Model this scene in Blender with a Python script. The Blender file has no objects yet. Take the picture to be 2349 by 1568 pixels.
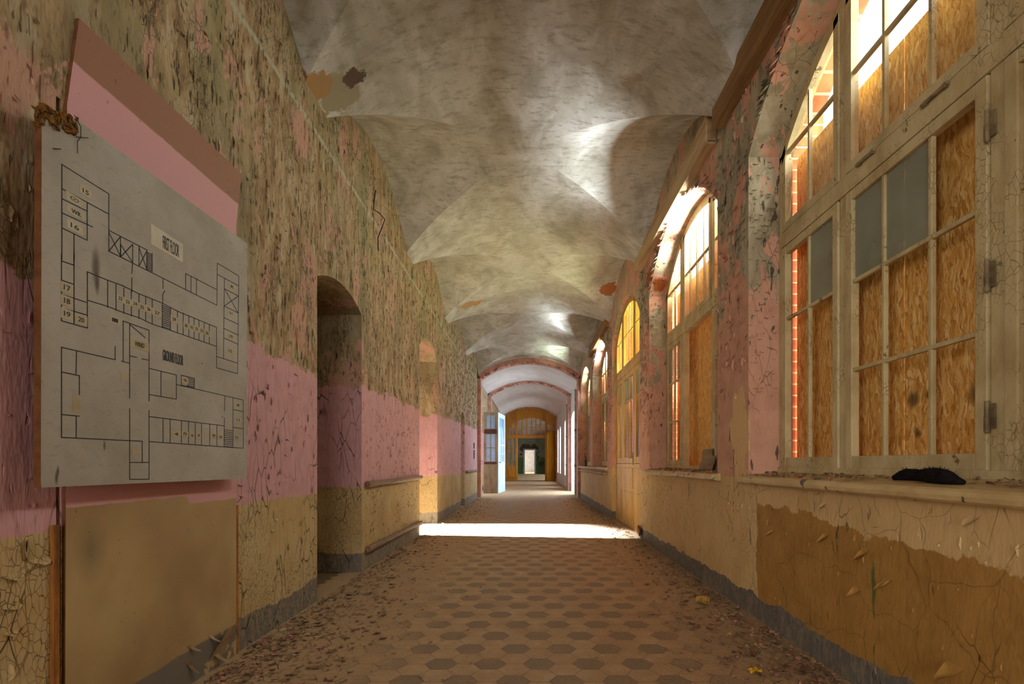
import bpy, math, random
from mathutils import Vector, Matrix
rnd = random.Random(7)
C = bpy.context.scene.collection
S = bpy.context.scene
pi = math.pi
def sr(r, g, b):
    f = lambda c: (c/255/12.92) if c/255 <= .04045 else ((c/255+.055)/1.055)**2.4
    return (f(r), f(g), f(b), 1)

# ------------------------------------------------------------------ nodes
class NT:
    def __init__(s, name):
        s.m = bpy.data.materials.new(name); s.m.use_nodes = True
        s.t = s.m.node_tree; s.t.nodes.clear()
        s.out = s.t.nodes.new('ShaderNodeOutputMaterial')
        s._p = None
    def n(s, typ, **kw):
        x = s.t.nodes.new(typ)
        for k, v in kw.items(): setattr(x, k, v)
        return x
    def put(s, sock, v):
        if v is None: return
        if hasattr(v, 'is_output'): s.t.links.new(v, sock)
        else: sock.default_value = v
    @property
    def P(s):
        if s._p is None: s._p = s.n('ShaderNodeNewGeometry').outputs['Position']
        return s._p
    def obj(s): return s.n('ShaderNodeTexCoord').outputs['Object']
    def sep(s, v):
        x = s.n('ShaderNodeSeparateXYZ'); s.put(x.inputs[0], v); return x.outputs
    def mp(s, v, scale=(1,1,1), loc=(0,0,0)):
        x = s.n('ShaderNodeMapping'); s.put(x.inputs[0], v)
        x.inputs['Scale'].default_value = scale; x.inputs['Location'].default_value = loc
        return x.outputs[0]
    def noise(s, v, sc, det=4, ro=.55, dist=0):
        x = s.n('ShaderNodeTexNoise'); s.put(x.inputs['Vector'], v)
        x.inputs['Scale'].default_value = sc; x.inputs['Detail'].default_value = det
        x.inputs['Roughness'].default_value = ro; x.inputs['Distortion'].default_value = dist
        return x.outputs['Fac']
    def noisec(s, v, sc, det=2):
        x = s.n('ShaderNodeTexNoise'); s.put(x.inputs['Vector'], v)
        x.inputs['Scale'].default_value = sc; x.inputs['Detail'].default_value = det
        return x.outputs['Color']
    def vor(s, v, sc, feat='DISTANCE_TO_EDGE', out='Distance', rand=1):
        x = s.n('ShaderNodeTexVoronoi', feature=feat); s.put(x.inputs['Vector'], v)
        x.inputs['Scale'].default_value = sc; x.inputs['Randomness'].default_value = rand
        return x.outputs[out]
    def ma(s, op, a, b=None, c=None, clamp=False):
        x = s.n('ShaderNodeMath', operation=op, use_clamp=clamp)
        s.put(x.inputs[0], a); s.put(x.inputs[1], b)
        if c is not None: s.put(x.inputs[2], c)
        return x.outputs[0]
    def vm(s, op, a, b):
        x = s.n('ShaderNodeVectorMath', operation=op); s.put(x.inputs[0], a); s.put(x.inputs[1], b)
        return x.outputs['Value'] if op in ('DISTANCE', 'DOT_PRODUCT') else x.outputs[0]
    def warp(s, v, sc, amt):
        c = s.noisec(v, sc); x = s.n('ShaderNodeVectorMath', operation='SUBTRACT')
        s.put(x.inputs[0], c); x.inputs[1].default_value = (.5,.5,.5)
        y = s.n('ShaderNodeVectorMath', operation='MULTIPLY_ADD')
        s.put(y.inputs[0], x.outputs[0]); y.inputs[1].default_value = (amt,)*3; s.put(y.inputs[2], v)
        return y.outputs[0]
    def step(s, v, a, b):
        """0 below a, 1 above b (a>b flips)"""
        x = s.n('ShaderNodeMapRange'); s.put(x.inputs[0], v)
        x.inputs[1].default_value = a; x.inputs[2].default_value = b
        if a > b:
            x.inputs[1].default_value = b; x.inputs[2].default_value = a
            x.inputs[3].default_value = 1; x.inputs[4].default_value = 0
        return x.outputs[0]
    def mix(s, f, a, b, mode='MIX'):
        x = s.n('ShaderNodeMix', data_type='RGBA', blend_type=mode)
        s.put(x.inputs[0], f); s.put(x.inputs[6], a); s.put(x.inputs[7], b)
        return x.outputs[2]
    def ramp(s, f, stops):
        x = s.n('ShaderNodeValToRGB'); s.put(x.inputs[0], f)
        e = x.color_ramp.elements
        while len(e) < len(stops): e.new(.5)
        for i, (p, c) in enumerate(stops): e[i].position = p; e[i].color = c
        return x.outputs[0]
    def spot(s, c, r, v=None, soft=.12):
        return s.step(s.vm('DISTANCE', v or s.P, c), r*(1+soft), r*(1-soft))
    def bump(s, h, strength=.5, dist=.02, normal=None):
        x = s.n('ShaderNodeBump'); x.inputs['Strength'].default_value = strength
        x.inputs['Distance'].default_value = dist; s.put(x.inputs['Height'], h)
        if normal is not None: s.put(x.inputs['Normal'], normal)
        return x.outputs[0]
    def bsdf(s, col, rough=.8, normal=None, spec=.3, metal=0):
        x = s.n('ShaderNodeBsdfPrincipled')
        s.put(x.inputs['Base Color'], col); s.put(x.inputs['Roughness'], rough)
        x.inputs['Specular IOR Level'].default_value = spec; x.inputs['Metallic'].default_value = metal
        if normal is not None: s.put(x.inputs['Normal'], normal)
        s.t.links.new(x.outputs[0], s.out.inputs[0]); return s.m

# ------------------------------------------------------------------ wall paint
PINK = sr(208,160,163); SALMON = sr(196,128,108); CREAM = sr(198,174,128); OCHRE = sr(160,131,78)
GREYP = sr(122,114,104); PLAST = sr(178,168,142); DARK = sr(46,38,28); OLIVE = sr(128,112,66)

def mat_wall_left():
    t = NT('peeling_paint_left'); P = t.P; o = t.sep(P)
    z = o['Z']; y = o['Y']
    st = t.mp(P, (1,1.0,.30))
    big = t.noise(t.mp(P,(1,1,.6)), 1.5, 3, .6)
    med = t.noise(st, 9, 4, .74)
    fine = t.noise(st, 48, 2, .6)
    # upper: bare plaster, old distemper, flakes of pink
    up = t.ramp(med, [(.30, sr(108,86,62)), (.42, sr(148,121,86)), (.53, sr(174,150,113)), (.66, sr(188,174,146))])
    up = t.mix(t.ma('MULTIPLY', t.step(big,.47,.60), .75), up, sr(138,124,92))
    green = t.ma('MULTIPLY', t.step(z, 2.3, 3.3), t.step(big, .42, .6))  # greenish light on the upper wall, put into the paint colour
    up = t.mix(t.ma('MULTIPLY', green, .4), up, sr(156,156,108))
    pk = t.noise(t.mp(P,(1,1,.5),(3,1,2)), 3.6, 5, .7, .3)
    up = t.mix(t.step(pk,.555,.575), up, t.mix(fine, sr(178,136,112), sr(202,162,140)))
    up = t.mix(t.ma('MULTIPLY', t.step(fine,.56,.66), .55), up, sr(96,78,50))
    # strip of an old conduit
    cd = t.ma('ABSOLUTE', t.ma('SUBTRACT', t.ma('ADD', z, t.ma('MULTIPLY', med, .05)), 3.415))
    up = t.mix(t.step(cd, .024, .012), up, sr(176,172,146))
    # pink zone and cream dado
    pink = t.mix(t.step(t.noise(P, 9, 4, .6), .4, .75), PINK, sr(194,146,148))
    cream = t.mix(t.step(t.noise(P, 3, 4, .6), .35, .7), CREAM, sr(182,152,98))
    # edges
    n1 = t.ma('SUBTRACT', t.noise(P, 4.2, 5, .6), .5)
    zb = t.ma('ADD', z, t.ma('MULTIPLY', n1, .30))
    # the pink reaches higher farther down the passage
    top = t.ma('ADD', t.ma('MULTIPLY', y, .028), 1.56)
    fp = t.step(t.ma('SUBTRACT', zb, top), -.006, .006)
    zc = t.ma('ADD', z, t.ma('MULTIPLY', n1, .05))
    fc = t.step(zc, .775, .785)
    zg = t.ma('ADD', z, t.ma('MULTIPLY', n1, .16))
    fg = t.step(zg, .165, .170)
    col = t.mix(fc, cream, pink); col = t.mix(fp, col, up)
    col = t.mix(fg, t.mix(t.step(fine,.45,.65), GREYP, sr(150,136,112)), col)
    # cracks
    w = t.warp(t.mp(P,(1,1,.30)), 7, .07)
    c1 = t.vor(w, 15); c2 = t.vor(t.warp(t.mp(P,(1,1,.55)), 14, .03), 46)
    gate = t.step(t.noise(t.mp(P,(1,1,.5),(5,2,1)), 4, 2), .46, .58)
    gate2 = t.step(t.noise(P, 1.7, 2), .40, .55)
    k1 = t.ma('MULTIPLY', t.step(c1, .035, .010), t.ma('MULTIPLY', t.ma('MAXIMUM', gate, .22), t.ma('SUBTRACT', 1, t.ma('MULTIPLY', fp, .3))))
    lowz = t.ma('SUBTRACT', 1, fc)
    k2 = t.ma('MULTIPLY', t.step(c2, .05, .015), t.ma('MAXIMUM', t.ma('MULTIPLY', lowz, gate2), t.ma('MULTIPLY', fp, gate)))
    # slits where paint stands off
    c3 = t.noise(t.mp(t.warp(P, 6, .06),(1,1,.20)), 46, 2, .5)
    k3 = t.ma('MULTIPLY', t.step(c3,.645,.68), t.ma('MULTIPLY', fp, gate2))
    k = t.ma('MAXIMUM', t.ma('MAXIMUM', k1, t.ma('MULTIPLY', k2, .8)), k3)
    col = t.mix(t.ma('MULTIPLY', k, .88), col, DARK)
    h = t.ma('SUBTRACT', t.ma('ADD', t.ma('MULTIPLY', fine, .6), t.ma('MULTIPLY', med, .55)), t.ma('MULTIPLY', t.step(c3,.66,.72), .8))
    return t.bsdf(col, .75, t.bump(h, .38, .015), .3)

def mat_wall_right():
    t = NT('peeling_paint_right'); P = t.P; o = t.sep(P); z = o['Z']; y = o['Y']; x = o['X']
    st = t.mp(P, (1,1,.45))
    med = t.noise(st, 5.5, 3, .7); fine = t.noise(st, 36, 2, .6)
    n1 = t.ma('SUBTRACT', t.noise(P, 4.2, 5, .62), .5)
    # upper: salmon pink over grey plaster
    gp = t.noise(t.mp(P,(1,1,.55),(2,7,3)), 3.4, 5, .68, .4)
    pinkc = t.mix(t.step(t.noise(P,7,3),.4,.7), sr(206,158,132), sr(190,140,116))
    grey = t.ramp(med, [(.3, sr(128,116,92)), (.5, sr(162,150,122)), (.7, sr(186,176,150))])
    fz = t.step(z, 1.55, 2.4)
    th = t.ma('ADD', gp, t.ma('MULTIPLY', fz, .17))
    up = t.mix(t.step(th,.655,.675), pinkc, grey)
    # cream patch low on the first pier
    pat = t.step(t.ma('ADD', t.vm('DISTANCE', t.mp(P,(1,1,.5)), (1.46,3.66,.60)), t.ma('MULTIPLY', n1, .30)), .165, .158)
    up = t.mix(t.ma('MULTIPLY', pat, t.step(x, 1.475, 1.465)), up, sr(216,180,128))
    for c, r in (((1.57,6.42,3.27),.17), ((1.47,9.4,3.3),.05)):
        up = t.mix(t.step(t.ma('ADD', t.vm('DISTANCE', P, c), t.ma('MULTIPLY', n1, .12)), r+.01, r-.01), up, sr(150,84,36))
    cream = t.mix(t.step(t.noise(P, 2.6, 4, .6), .35, .7), sr(216,186,132), sr(198,166,112))
    # large area where the top coat is gone
    sz = t.ma('ADD', z, t.ma('MULTIPLY', n1, .26)); sy = t.ma('ADD', y, t.ma('MULTIPLY', n1, .12))
    slope = t.ma('ADD', t.ma('MULTIPLY', y, .055), .575)
    stn = t.ma('MULTIPLY', t.step(t.ma('SUBTRACT', sz, slope), .004, -.004), t.step(sy, 3.375, 3.365))
    cream = t.mix(stn, cream, t.mix(t.step(t.noise(P,6,4,.6),.35,.7), sr(178,134,68), sr(158,116,54)))
    grn = t.ma('MULTIPLY', t.step(t.ma('ABSOLUTE', t.ma('SUBTRACT', t.ma('ADD', y, t.ma('MULTIPLY', n1, .06)), 2.23)), .013, .009), t.step(z,.60,.55))
    cream = t.mix(t.ma('MULTIPLY', grn, t.step(t.noise(t.mp(P,(1,1,.6)),9,2),.46,.5)), cream, sr(104,108,56))
    fc = t.step(t.ma('ADD', z, t.ma('MULTIPLY', n1, .04)), .90, .905)
    col = t.mix(fc, cream, up)
    zg = t.ma('ADD', z, t.ma('MULTIPLY', n1, .12))
    fg = t.step(zg, .145, .150)
    col = t.mix(fg, t.mix(t.step(fine,.45,.65), sr(108,102,92), sr(134,124,108)), col)
    w = t.warp(t.mp(P,(1,1,.42)), 7, .07)
    c1 = t.vor(w, 12); c2 = t.vor(t.warp(P, 5, .12), 3.2)
    gate = t.step(t.noise(t.mp(P,(1,1,.5),(5,2,1)), 3.4, 2), .52, .62)
    k1 = t.ma('MULTIPLY', t.step(c1, .022, .008), t.ma('MULTIPLY', gate, .7))
    k2 = t.ma('MULTIPLY', t.step(c2, .008, .003), t.ma('SUBTRACT', .45, t.ma('MULTIPLY', fc, .3)))
    c3 = t.noise(t.mp(t.warp(P, 5, .06),(1,1,.26)), 25, 2, .5)
    k3 = t.ma('MULTIPLY', t.step(c3,.66,.69), t.ma('MAXIMUM', t.ma('MULTIPLY', fc, .95), t.ma('MULTIPLY', gate, .9)))
    k = t.ma('MAXIMUM', t.ma('MAXIMUM', k1, k2), k3)
    col = t.mix(t.ma('MULTIPLY', k, .85), col, sr(56,44,30))
    h = t.ma('SUBTRACT', t.ma('ADD', t.ma('MULTIPLY', fine, .35), t.ma('MULTIPLY', med, .6)), t.ma('MULTIPLY', t.step(c3,.67,.72), .8))
    return t.bsdf(col, .7, t.bump(h, .45, .016), .35)

def mat_ceiling():
    t = NT('vault_plaster'); P = t.P
    a = t.noise(t.mp(P,(1.6,1,1)), 1.8, 5, .62, .6); b = t.noise(t.mp(P,(1,2.4,1)), 8, 4, .7)
    col = t.ramp(a, [(.3, sr(160,160,146)), (.48, sr(200,201,192)), (.62, sr(224,226,221))])
    col = t.mix(t.ma('MULTIPLY', t.step(b,.52,.66), .5), col, sr(122,114,90))
    col = t.mix(t.ma('MULTIPLY', t.step(b,.44,.33), .4), col, sr(214,210,200))
    col = t.mix(t.ma('MULTIPLY', t.step(t.ma('ADD', t.sep(P)['Y'], t.ma('MULTIPLY', a, 3)), 6.6, 4.2), .62), col, sr(124,112,84))  # near bays: brown stains, plus their dimness put into the colour
    n = t.ma('MULTIPLY', t.ma('SUBTRACT', t.noise(P, 9, 5, .7), .5), .26)
    for c, r, k in (((-1.40,3.86,3.72),.17,sr(150,142,116)), ((-1.53,3.70,3.66),.12,sr(160,126,78)), ((-1.12,9.5,3.85),.15,sr(172,140,92)), ((-.98,9.62,3.93),.10,sr(176,134,80)),
                    ((1.34,8.95,3.99),.15,sr(150,92,46)), ((-1.28,3.80,3.79),.085,sr(70,48,28))):  # the darkest spot is a hole, its inner shade put into the colour
        col = t.mix(t.step(t.ma('ADD', t.vm('DISTANCE', P, c), n), r+.006, r-.006), col, k)
    col = t.mix(t.ma('MULTIPLY', t.step(t.ma('ADD', t.vm('DISTANCE', P, (.81,4.1,4.04)), n), .14, .02), .8), col, sr(120,84,52))
    pit = t.step(t.noise(P, 60, 2, .5), .70, .74)
    col = t.mix(t.ma('MULTIPLY', pit, .6), col, sr(80,70,54))
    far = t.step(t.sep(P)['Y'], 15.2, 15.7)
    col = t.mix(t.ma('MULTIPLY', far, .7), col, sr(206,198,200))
    h = b
    return t.bsdf(col, .62, t.bump(h, .35, .02), .4)

def mat_tile(dark):
    t = NT('floor_tile_dark' if dark else 'floor_tile_light'); P = t.P; o = t.sep(P)
    base = sr(124,109,90) if dark else sr(184,156,120)
    n = t.noise(P, 5, 4, .65); f = t.noise(P, 45, 2, .6)
    col = t.mix(t.step(n,.35,.7), base, sr(110,95,78) if dark else sr(166,136,102))
    ax = t.ma('ABSOLUTE', t.ma('SUBTRACT', o['X'], .06))
    d = t.ma('ADD', t.step(ax, .62, 1.15), t.ma('MULTIPLY', t.ma('SUBTRACT', n, .5), 1.5))
    d = t.ma('ADD', d, .32, None, True)
    col = t.mix(d, col, t.mix(f, sr(150,122,92), sr(190,160,124)))
    col = t.mix(t.ma('MULTIPLY', t.step(f,.6,.7), .35), col, sr(96,76,54))
    return t.bsdf(col, t.ma('ADD', t.ma('MULTIPLY', d, .3), .5), t.bump(f, .4, .008), .35)

def mat_plain(name, c1, c2, sc=8, stretch=(1,1,1), rough=.7, spec=.3, bump=.2, crack=0, dark=None, dist=.01, wear=None, obj=False, thr=(.4,.68)):
    """paint/wood/cloth with mottling, optional cracks and worn patches"""
    t = NT(name); P = t.obj() if obj else t.P
    v = t.mp(P, stretch)
    n = t.noise(v, sc, 3, .66); f = t.noise(v, sc*7, 2, .6)
    col = t.mix(t.step(n, *thr), c1, c2)
    h = f
    if wear:
        w = t.step(t.noise(P, wear[0], 5, .65), wear[1], wear[1]+.02)
        col = t.mix(w, col, wear[2])
    if crack:
        k = t.ma('MULTIPLY', t.step(t.vor(t.warp(v, sc, .4/sc), crack), .05, .015), t.step(t.noise(P, 5, 2), .48, .6))
        col = t.mix(t.ma('MULTIPLY', k, .85), col, dark or DARK); 
    return t.bsdf(col, rough, t.bump(h, bump, dist), spec)

def mat_osb():
    t = NT('oriented_strand_board'); P = t.P
    b = t.sep(t.vor(t.mp(t.warp(P, 7, .09),(1,5,1.1)), 17, 'F1', 'Color'))
    a = t.noise(t.mp(t.warp(P, 10, .10),(1,7,1.1)), 16, 3, .7)
    col = t.ramp(b['X'], [(0, sr(196,138,60)), (.4, sr(226,170,84)), (.75, sr(234,186,106)), (1, sr(246,214,146))])
    col = t.mix(t.ma('MULTIPLY', t.step(a,.55,.64), .65), col, sr(150,94,36))
    col = t.mix(t.ma('MULTIPLY', t.step(a,.45,.36), .5), col, sr(250,222,160))
    for c, r in (((1.80,2.46,1.30),.035), ((1.80,2.10,1.28),.045), ((1.80,2.06,1.33),.03), ((1.8,2.43,1.14),.02), ((1.8,2.06,1.56),.02), ((1.8,2.36,1.31),.02)):
        d = t.ma('ADD', t.vm('DISTANCE', P, c), t.ma('MULTIPLY', t.ma('SUBTRACT', a, .5), .07))
        col = t.mix(t.ma('MULTIPLY', t.step(d, r*1.4, r*.6), .8), col, sr(66,42,22))
    return t.bsdf(col, .65, t.bump(a, .35, .006), .3)

def mat_brick():
    t = NT('orange_facing_brick'); P = t.P
    z = t.sep(P)['Z']; m = t.ma('ABSOLUTE', t.ma('SUBTRACT', t.ma('FRACT', t.ma('DIVIDE', z, .077)), .5))
    col = t.mix(t.step(t.noise(P, 9, 3), .4, .65), sr(214,112,70), sr(190,88,56))
    col = t.mix(t.step(m, .42, .45), col, sr(220,176,130))
    return t.bsdf(col, .8, t.bump(m, .3, .01), .2)

def mat_glass(name, tint=(1,1,1,1), dirt=.35, dcol=sr(150,146,128)):
    t = NT(name); P = t.P
    tr = t.n('ShaderNodeBsdfTransparent'); tr.inputs[0].default_value = tint
    gl = t.n('ShaderNodeBsdfGlossy'); gl.inputs['Roughness'].default_value = .08; gl.inputs[0].default_value = (.9,.95,1,1)
    df = t.n('ShaderNodeBsdfDiffuse'); df.inputs[0].default_value = dcol
    fr = t.n('ShaderNodeLayerWeight'); fac = t.ma('ADD', t.ma('MULTIPLY', t.ma('POWER', fr.outputs['Facing'], 5), .7), .04)
    m1 = t.n('ShaderNodeMixShader'); t.put(m1.inputs[0], fac); t.put(m1.inputs[1], tr.outputs[0]); t.put(m1.inputs[2], gl.outputs[0])
    m2 = t.n('ShaderNodeMixShader')
    t.put(m2.inputs[0], t.ma('MULTIPLY', t.step(t.noise(P, 2.2, 2, .5), 0, .7), dirt, None, True))
    t.put(m2.inputs[1], m1.outputs[0]); t.put(m2.inputs[2], df.outputs[0])
    t.t.links.new(m2.outputs[0], t.out.inputs[0]); return t.m

def mat_board():
    t = NT('whitewashed_plan_board'); P = t.P
    n = t.noise(t.mp(P,(1,1,1)), 4, 5, .6); s = t.noise(t.mp(t.warp(P,6,.1),(1,3,9)), 9, 3, .7, 1)
    col = t.mix(t.step(n,.3,.7), sr(180,175,164), sr(156,149,136))
    col = t.mix(t.ma('MULTIPLY', t.step(s,.57,.70), .5), col, sr(140,130,112))
    sp = t.step(t.vor(P, 14, 'F1'), .055, .035)
    col = t.mix(t.ma('MULTIPLY', sp, t.step(t.noise(P, 7, 1), .56, .6)), col, sr(62,52,40))
    for y, z, r in ((1.745,1.655,.035), (1.75,1.60,.02), (1.60,.955,.012), (1.605,.975,.01), (1.78,1.06,.01)):
        col = t.mix(t.ma('MULTIPLY', t.step(t.vm('DISTANCE', t.mp(P,(0,1.6,.45)), (0,1.6*y,.45*z)), r, r*.3), .8), col, sr(70,58,44))
    return t.bsdf(col, .6, t.bump(t.ma('ADD', n, s), .15, .004), .3)

def mat_panel():
    t = NT('painted_hardboard_sheet'); P = t.P; o = t.sep(P); z = o['Z']; y = o['Y']
    n = t.ma('SUBTRACT', t.noise(P, 3, 4, .6), .5); n2 = t.ma('SUBTRACT', t.noise(P, 14, 3, .5), .5)
    zz = t.ma('ADD', z, t.ma('MULTIPLY', n2, .012))
    cream = t.mix(t.step(t.noise(P, 1.9, 3, .5), .38, .66), sr(186,160,112), sr(158,128,88))
    col = t.mix(t.step(t.ma('SUBTRACT', zz, t.ma('MULTIPLY', t.step(y,2.36,2.34), .035)), .815, .82), cream, sr(208,154,156))
    col = t.mix(t.step(t.ma('SUBTRACT', zz, t.ma('MULTIPLY', y, .012)), 2.325, 2.333), col, sr(150,106,82))
    sc = t.step(t.vm('DISTANCE', t.mp(P,(0,1,.55)), (0,1.83,.55*.70)), .075, .0)
    col = t.mix(t.ma('MULTIPLY', sc, .55), col, sr(84,80,62))
    gz = t.ma('ADD', z, t.ma('MULTIPLY', t.ma('SUBTRACT', 2.73, y), .035))
    col = t.mix(t.ma('MULTIPLY', t.step(t.ma('ADD', gz, t.ma('MULTIPLY', n, .05)), .175, .165), t.step(t.noise(P, 6, 4, .6), .40, .42)), col, sr(118,110,98))
    col = t.mix(t.ma('MULTIPLY', t.step(t.noise(P, 38, 2, .5), .72, .75), .5), col, sr(80,62,44))
    return t.bsdf(col, .5, t.bump(t.noise(P, 5, 3), .08, .01), .35)

M = {}
M['left'] = mat_wall_left(); M['right'] = mat_wall_right(); M['ceil'] = mat_ceiling()
M['dark_tile'] = mat_tile(True); M['light_tile'] = mat_tile(False)
M['joint'] = mat_plain('tile_joint_grime', sr(126,102,76), sr(104,84,62), 20)
M['osb'] = mat_osb(); M['brick'] = mat_brick(); M['board'] = mat_board(); M['panel'] = mat_panel()
M['frame'] = mat_plain('cracked_cream_window_paint', sr(206,190,146), sr(178,158,112), 7, (1,1,.6), .6, .35, .3, 44, sr(140,118,80), .005, (11,.66,sr(128,104,70)))
M['rail'] = mat_plain('scuffed_brown_rail_paint', sr(132,104,84), sr(104,80,62), 9, (1,.3,1), .6, .35, .35, 0, None, .006, (16,.62,sr(166,140,106)))
M['yellow'] = mat_plain('yellow_door_paint', sr(214,172,88), sr(184,138,62), 4, (1,1,.5), .4, .45, .15, 0, None, .006, (9,.70,sr(206,190,150)))
M['mustard'] = mat_plain('mustard_varnished_wood', sr(196,138,38), sr(164,108,24), 3, (1,1,.3), .45, .4, .12)
M['box_wood'] = mat_plain('brown_pelmet_wood', sr(140,104,58), sr(104,72,36), 6, (3,.25,3), .65, .3, .25)
M['box_paint'] = mat_plain('cream_pelmet_paint', sr(196,170,128), sr(164,136,96), 5, (3,.4,3), .6, .3, .25)
M['arch'] = mat_plain('salmon_arch_paint', sr(202,150,136), sr(182,126,114), 5, (1,1,1), .75, .3, .5, 14, sr(70,48,38), .012, (7,.60,sr(170,150,126)))
M['bluedoor'] = mat_plain('blue_lit_door_paint', sr(196,212,228), sr(170,190,210), 5, (1,1,.4), .5, .4, .15)  # whitish paint with the bluish daylight on it put into the colour
M['browndoor'] = mat_plain('drab_brown_door_paint', sr(146,122,92), sr(118,94,70), 5, (1,1,.4), .55, .35, .15)
M['darkred'] = mat_plain('dark_red_brown_board', sr(88,48,34), sr(66,36,26), 8, (.3,1,1))
M['whitew'] = mat_plain('white_distemper', sr(214,210,204), sr(190,184,176), 3, (1,1,1), .8, .2, .2, 0, None, .01, (4,.64,sr(178,140,122)))
M['greenw'] = mat_plain('green_dado_paint', sr(88,118,72), sr(70,98,60), 2)
M['greyw'] = mat_plain('grey_green_distemper', sr(150,150,132), sr(122,124,108), 2)
M['roomw'] = mat_plain('side_room_distemper', sr(200,196,176), sr(176,172,148), 2)
M['ink'] = mat_plain('faded_blue_black_ink', sr(38,36,46), sr(58,54,60), 30, rough=.6)
M['tape'] = mat_plain('yellowed_adhesive_tape', sr(178,166,136), sr(164,150,116), 12, rough=.35, spec=.5)
M['paper'] = mat_plain('pale_paper_label', sr(204,198,180), sr(192,184,164), 12)
M['edge'] = mat_plain('raw_board_edge', sr(120,78,44), sr(90,56,32), 20)
M['fibre'] = mat_plain('broken_fibre_edge', sr(176,122,52), sr(110,70,28), 60, bump=.9, dist=.02)
M['rust'] = mat_plain('rusty_edge_trim', sr(176,116,48), sr(104,64,34), 14, (1,1,.3), bump=.5)
M['black'] = mat_plain('black_knitted_cloth', sr(26,22,24), sr(44,36,36), 40, bump=.8, rough=.95, spec=.1)
M['metal'] = mat_plain('dull_painted_iron', sr(150,132,98), sr(104,88,62), 16, rough=.45, spec=.5)
M['flake'] = mat_plain('fallen_paint_chips', sr(172,146,110), sr(112,86,60), 5, thr=(.35,.65))
M['flake_pink'] = mat_plain('fallen_pink_chips', sr(184,128,112), sr(150,100,84), 7)
M['plank'] = mat_plain('weathered_plank', sr(150,128,98), sr(120,100,74), 6, (1,.3,3), bump=.3, wear=(14,.64,sr(90,72,52)))
M['sill'] = mat_plain('chipped_cream_sill', sr(208,184,134), sr(182,154,104), 8, (1,.6,1), .45, .4, .3, 0, None, .008, (8,.60,sr(92,86,78)))
M['cup'] = mat_plain('printed_paper_cup', sr(206,150,70), sr(150,128,60), 26, thr=(.47,.53), obj=True)
M['yellow_scrap'] = mat_plain('yellow_foil_scrap', sr(232,186,30), sr(196,150,20), 20, rough=.35, spec=.6)
M['bottle'] = mat_plain('brown_bottle_glass', sr(48,24,18), sr(36,18,14), 5, rough=.12, spec=.7)
M['brickbit'] = mat_plain('rubble_brick', sr(170,108,76), sr(140,92,66), 14, bump=.7, dist=.02)
M['cable'] = mat_plain('grey_cable_sheath', sr(58,54,46), sr(42,40,34), 20)
M['pipe'] = mat_plain('painted_heating_pipe', sr(188,172,150), sr(150,132,112), 9, wear=(12,.62,sr(140,92,66)))
M['gl_clear'] = mat_glass('grubby_clear_glass', (.97,.99,.99,1), .10)
M['gl_dust'] = mat_glass('dusty_pane_glass', (.8,.9,.88,1), .72, sr(168,170,150))
M['gl_amber'] = mat_glass('amber_fanlight_glass', (1,.80,.36,1), .22, sr(240,190,80))
M['gl_blue'] = mat_glass('sky_painted_glass', (.72,.88,1,1), .42, sr(170,205,232))  # blue sky light put into the tint and film colour of the panes
M['ground'] = mat_plain('courtyard_ground', sr(150,140,110), sr(110,116,76), 1)

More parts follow.
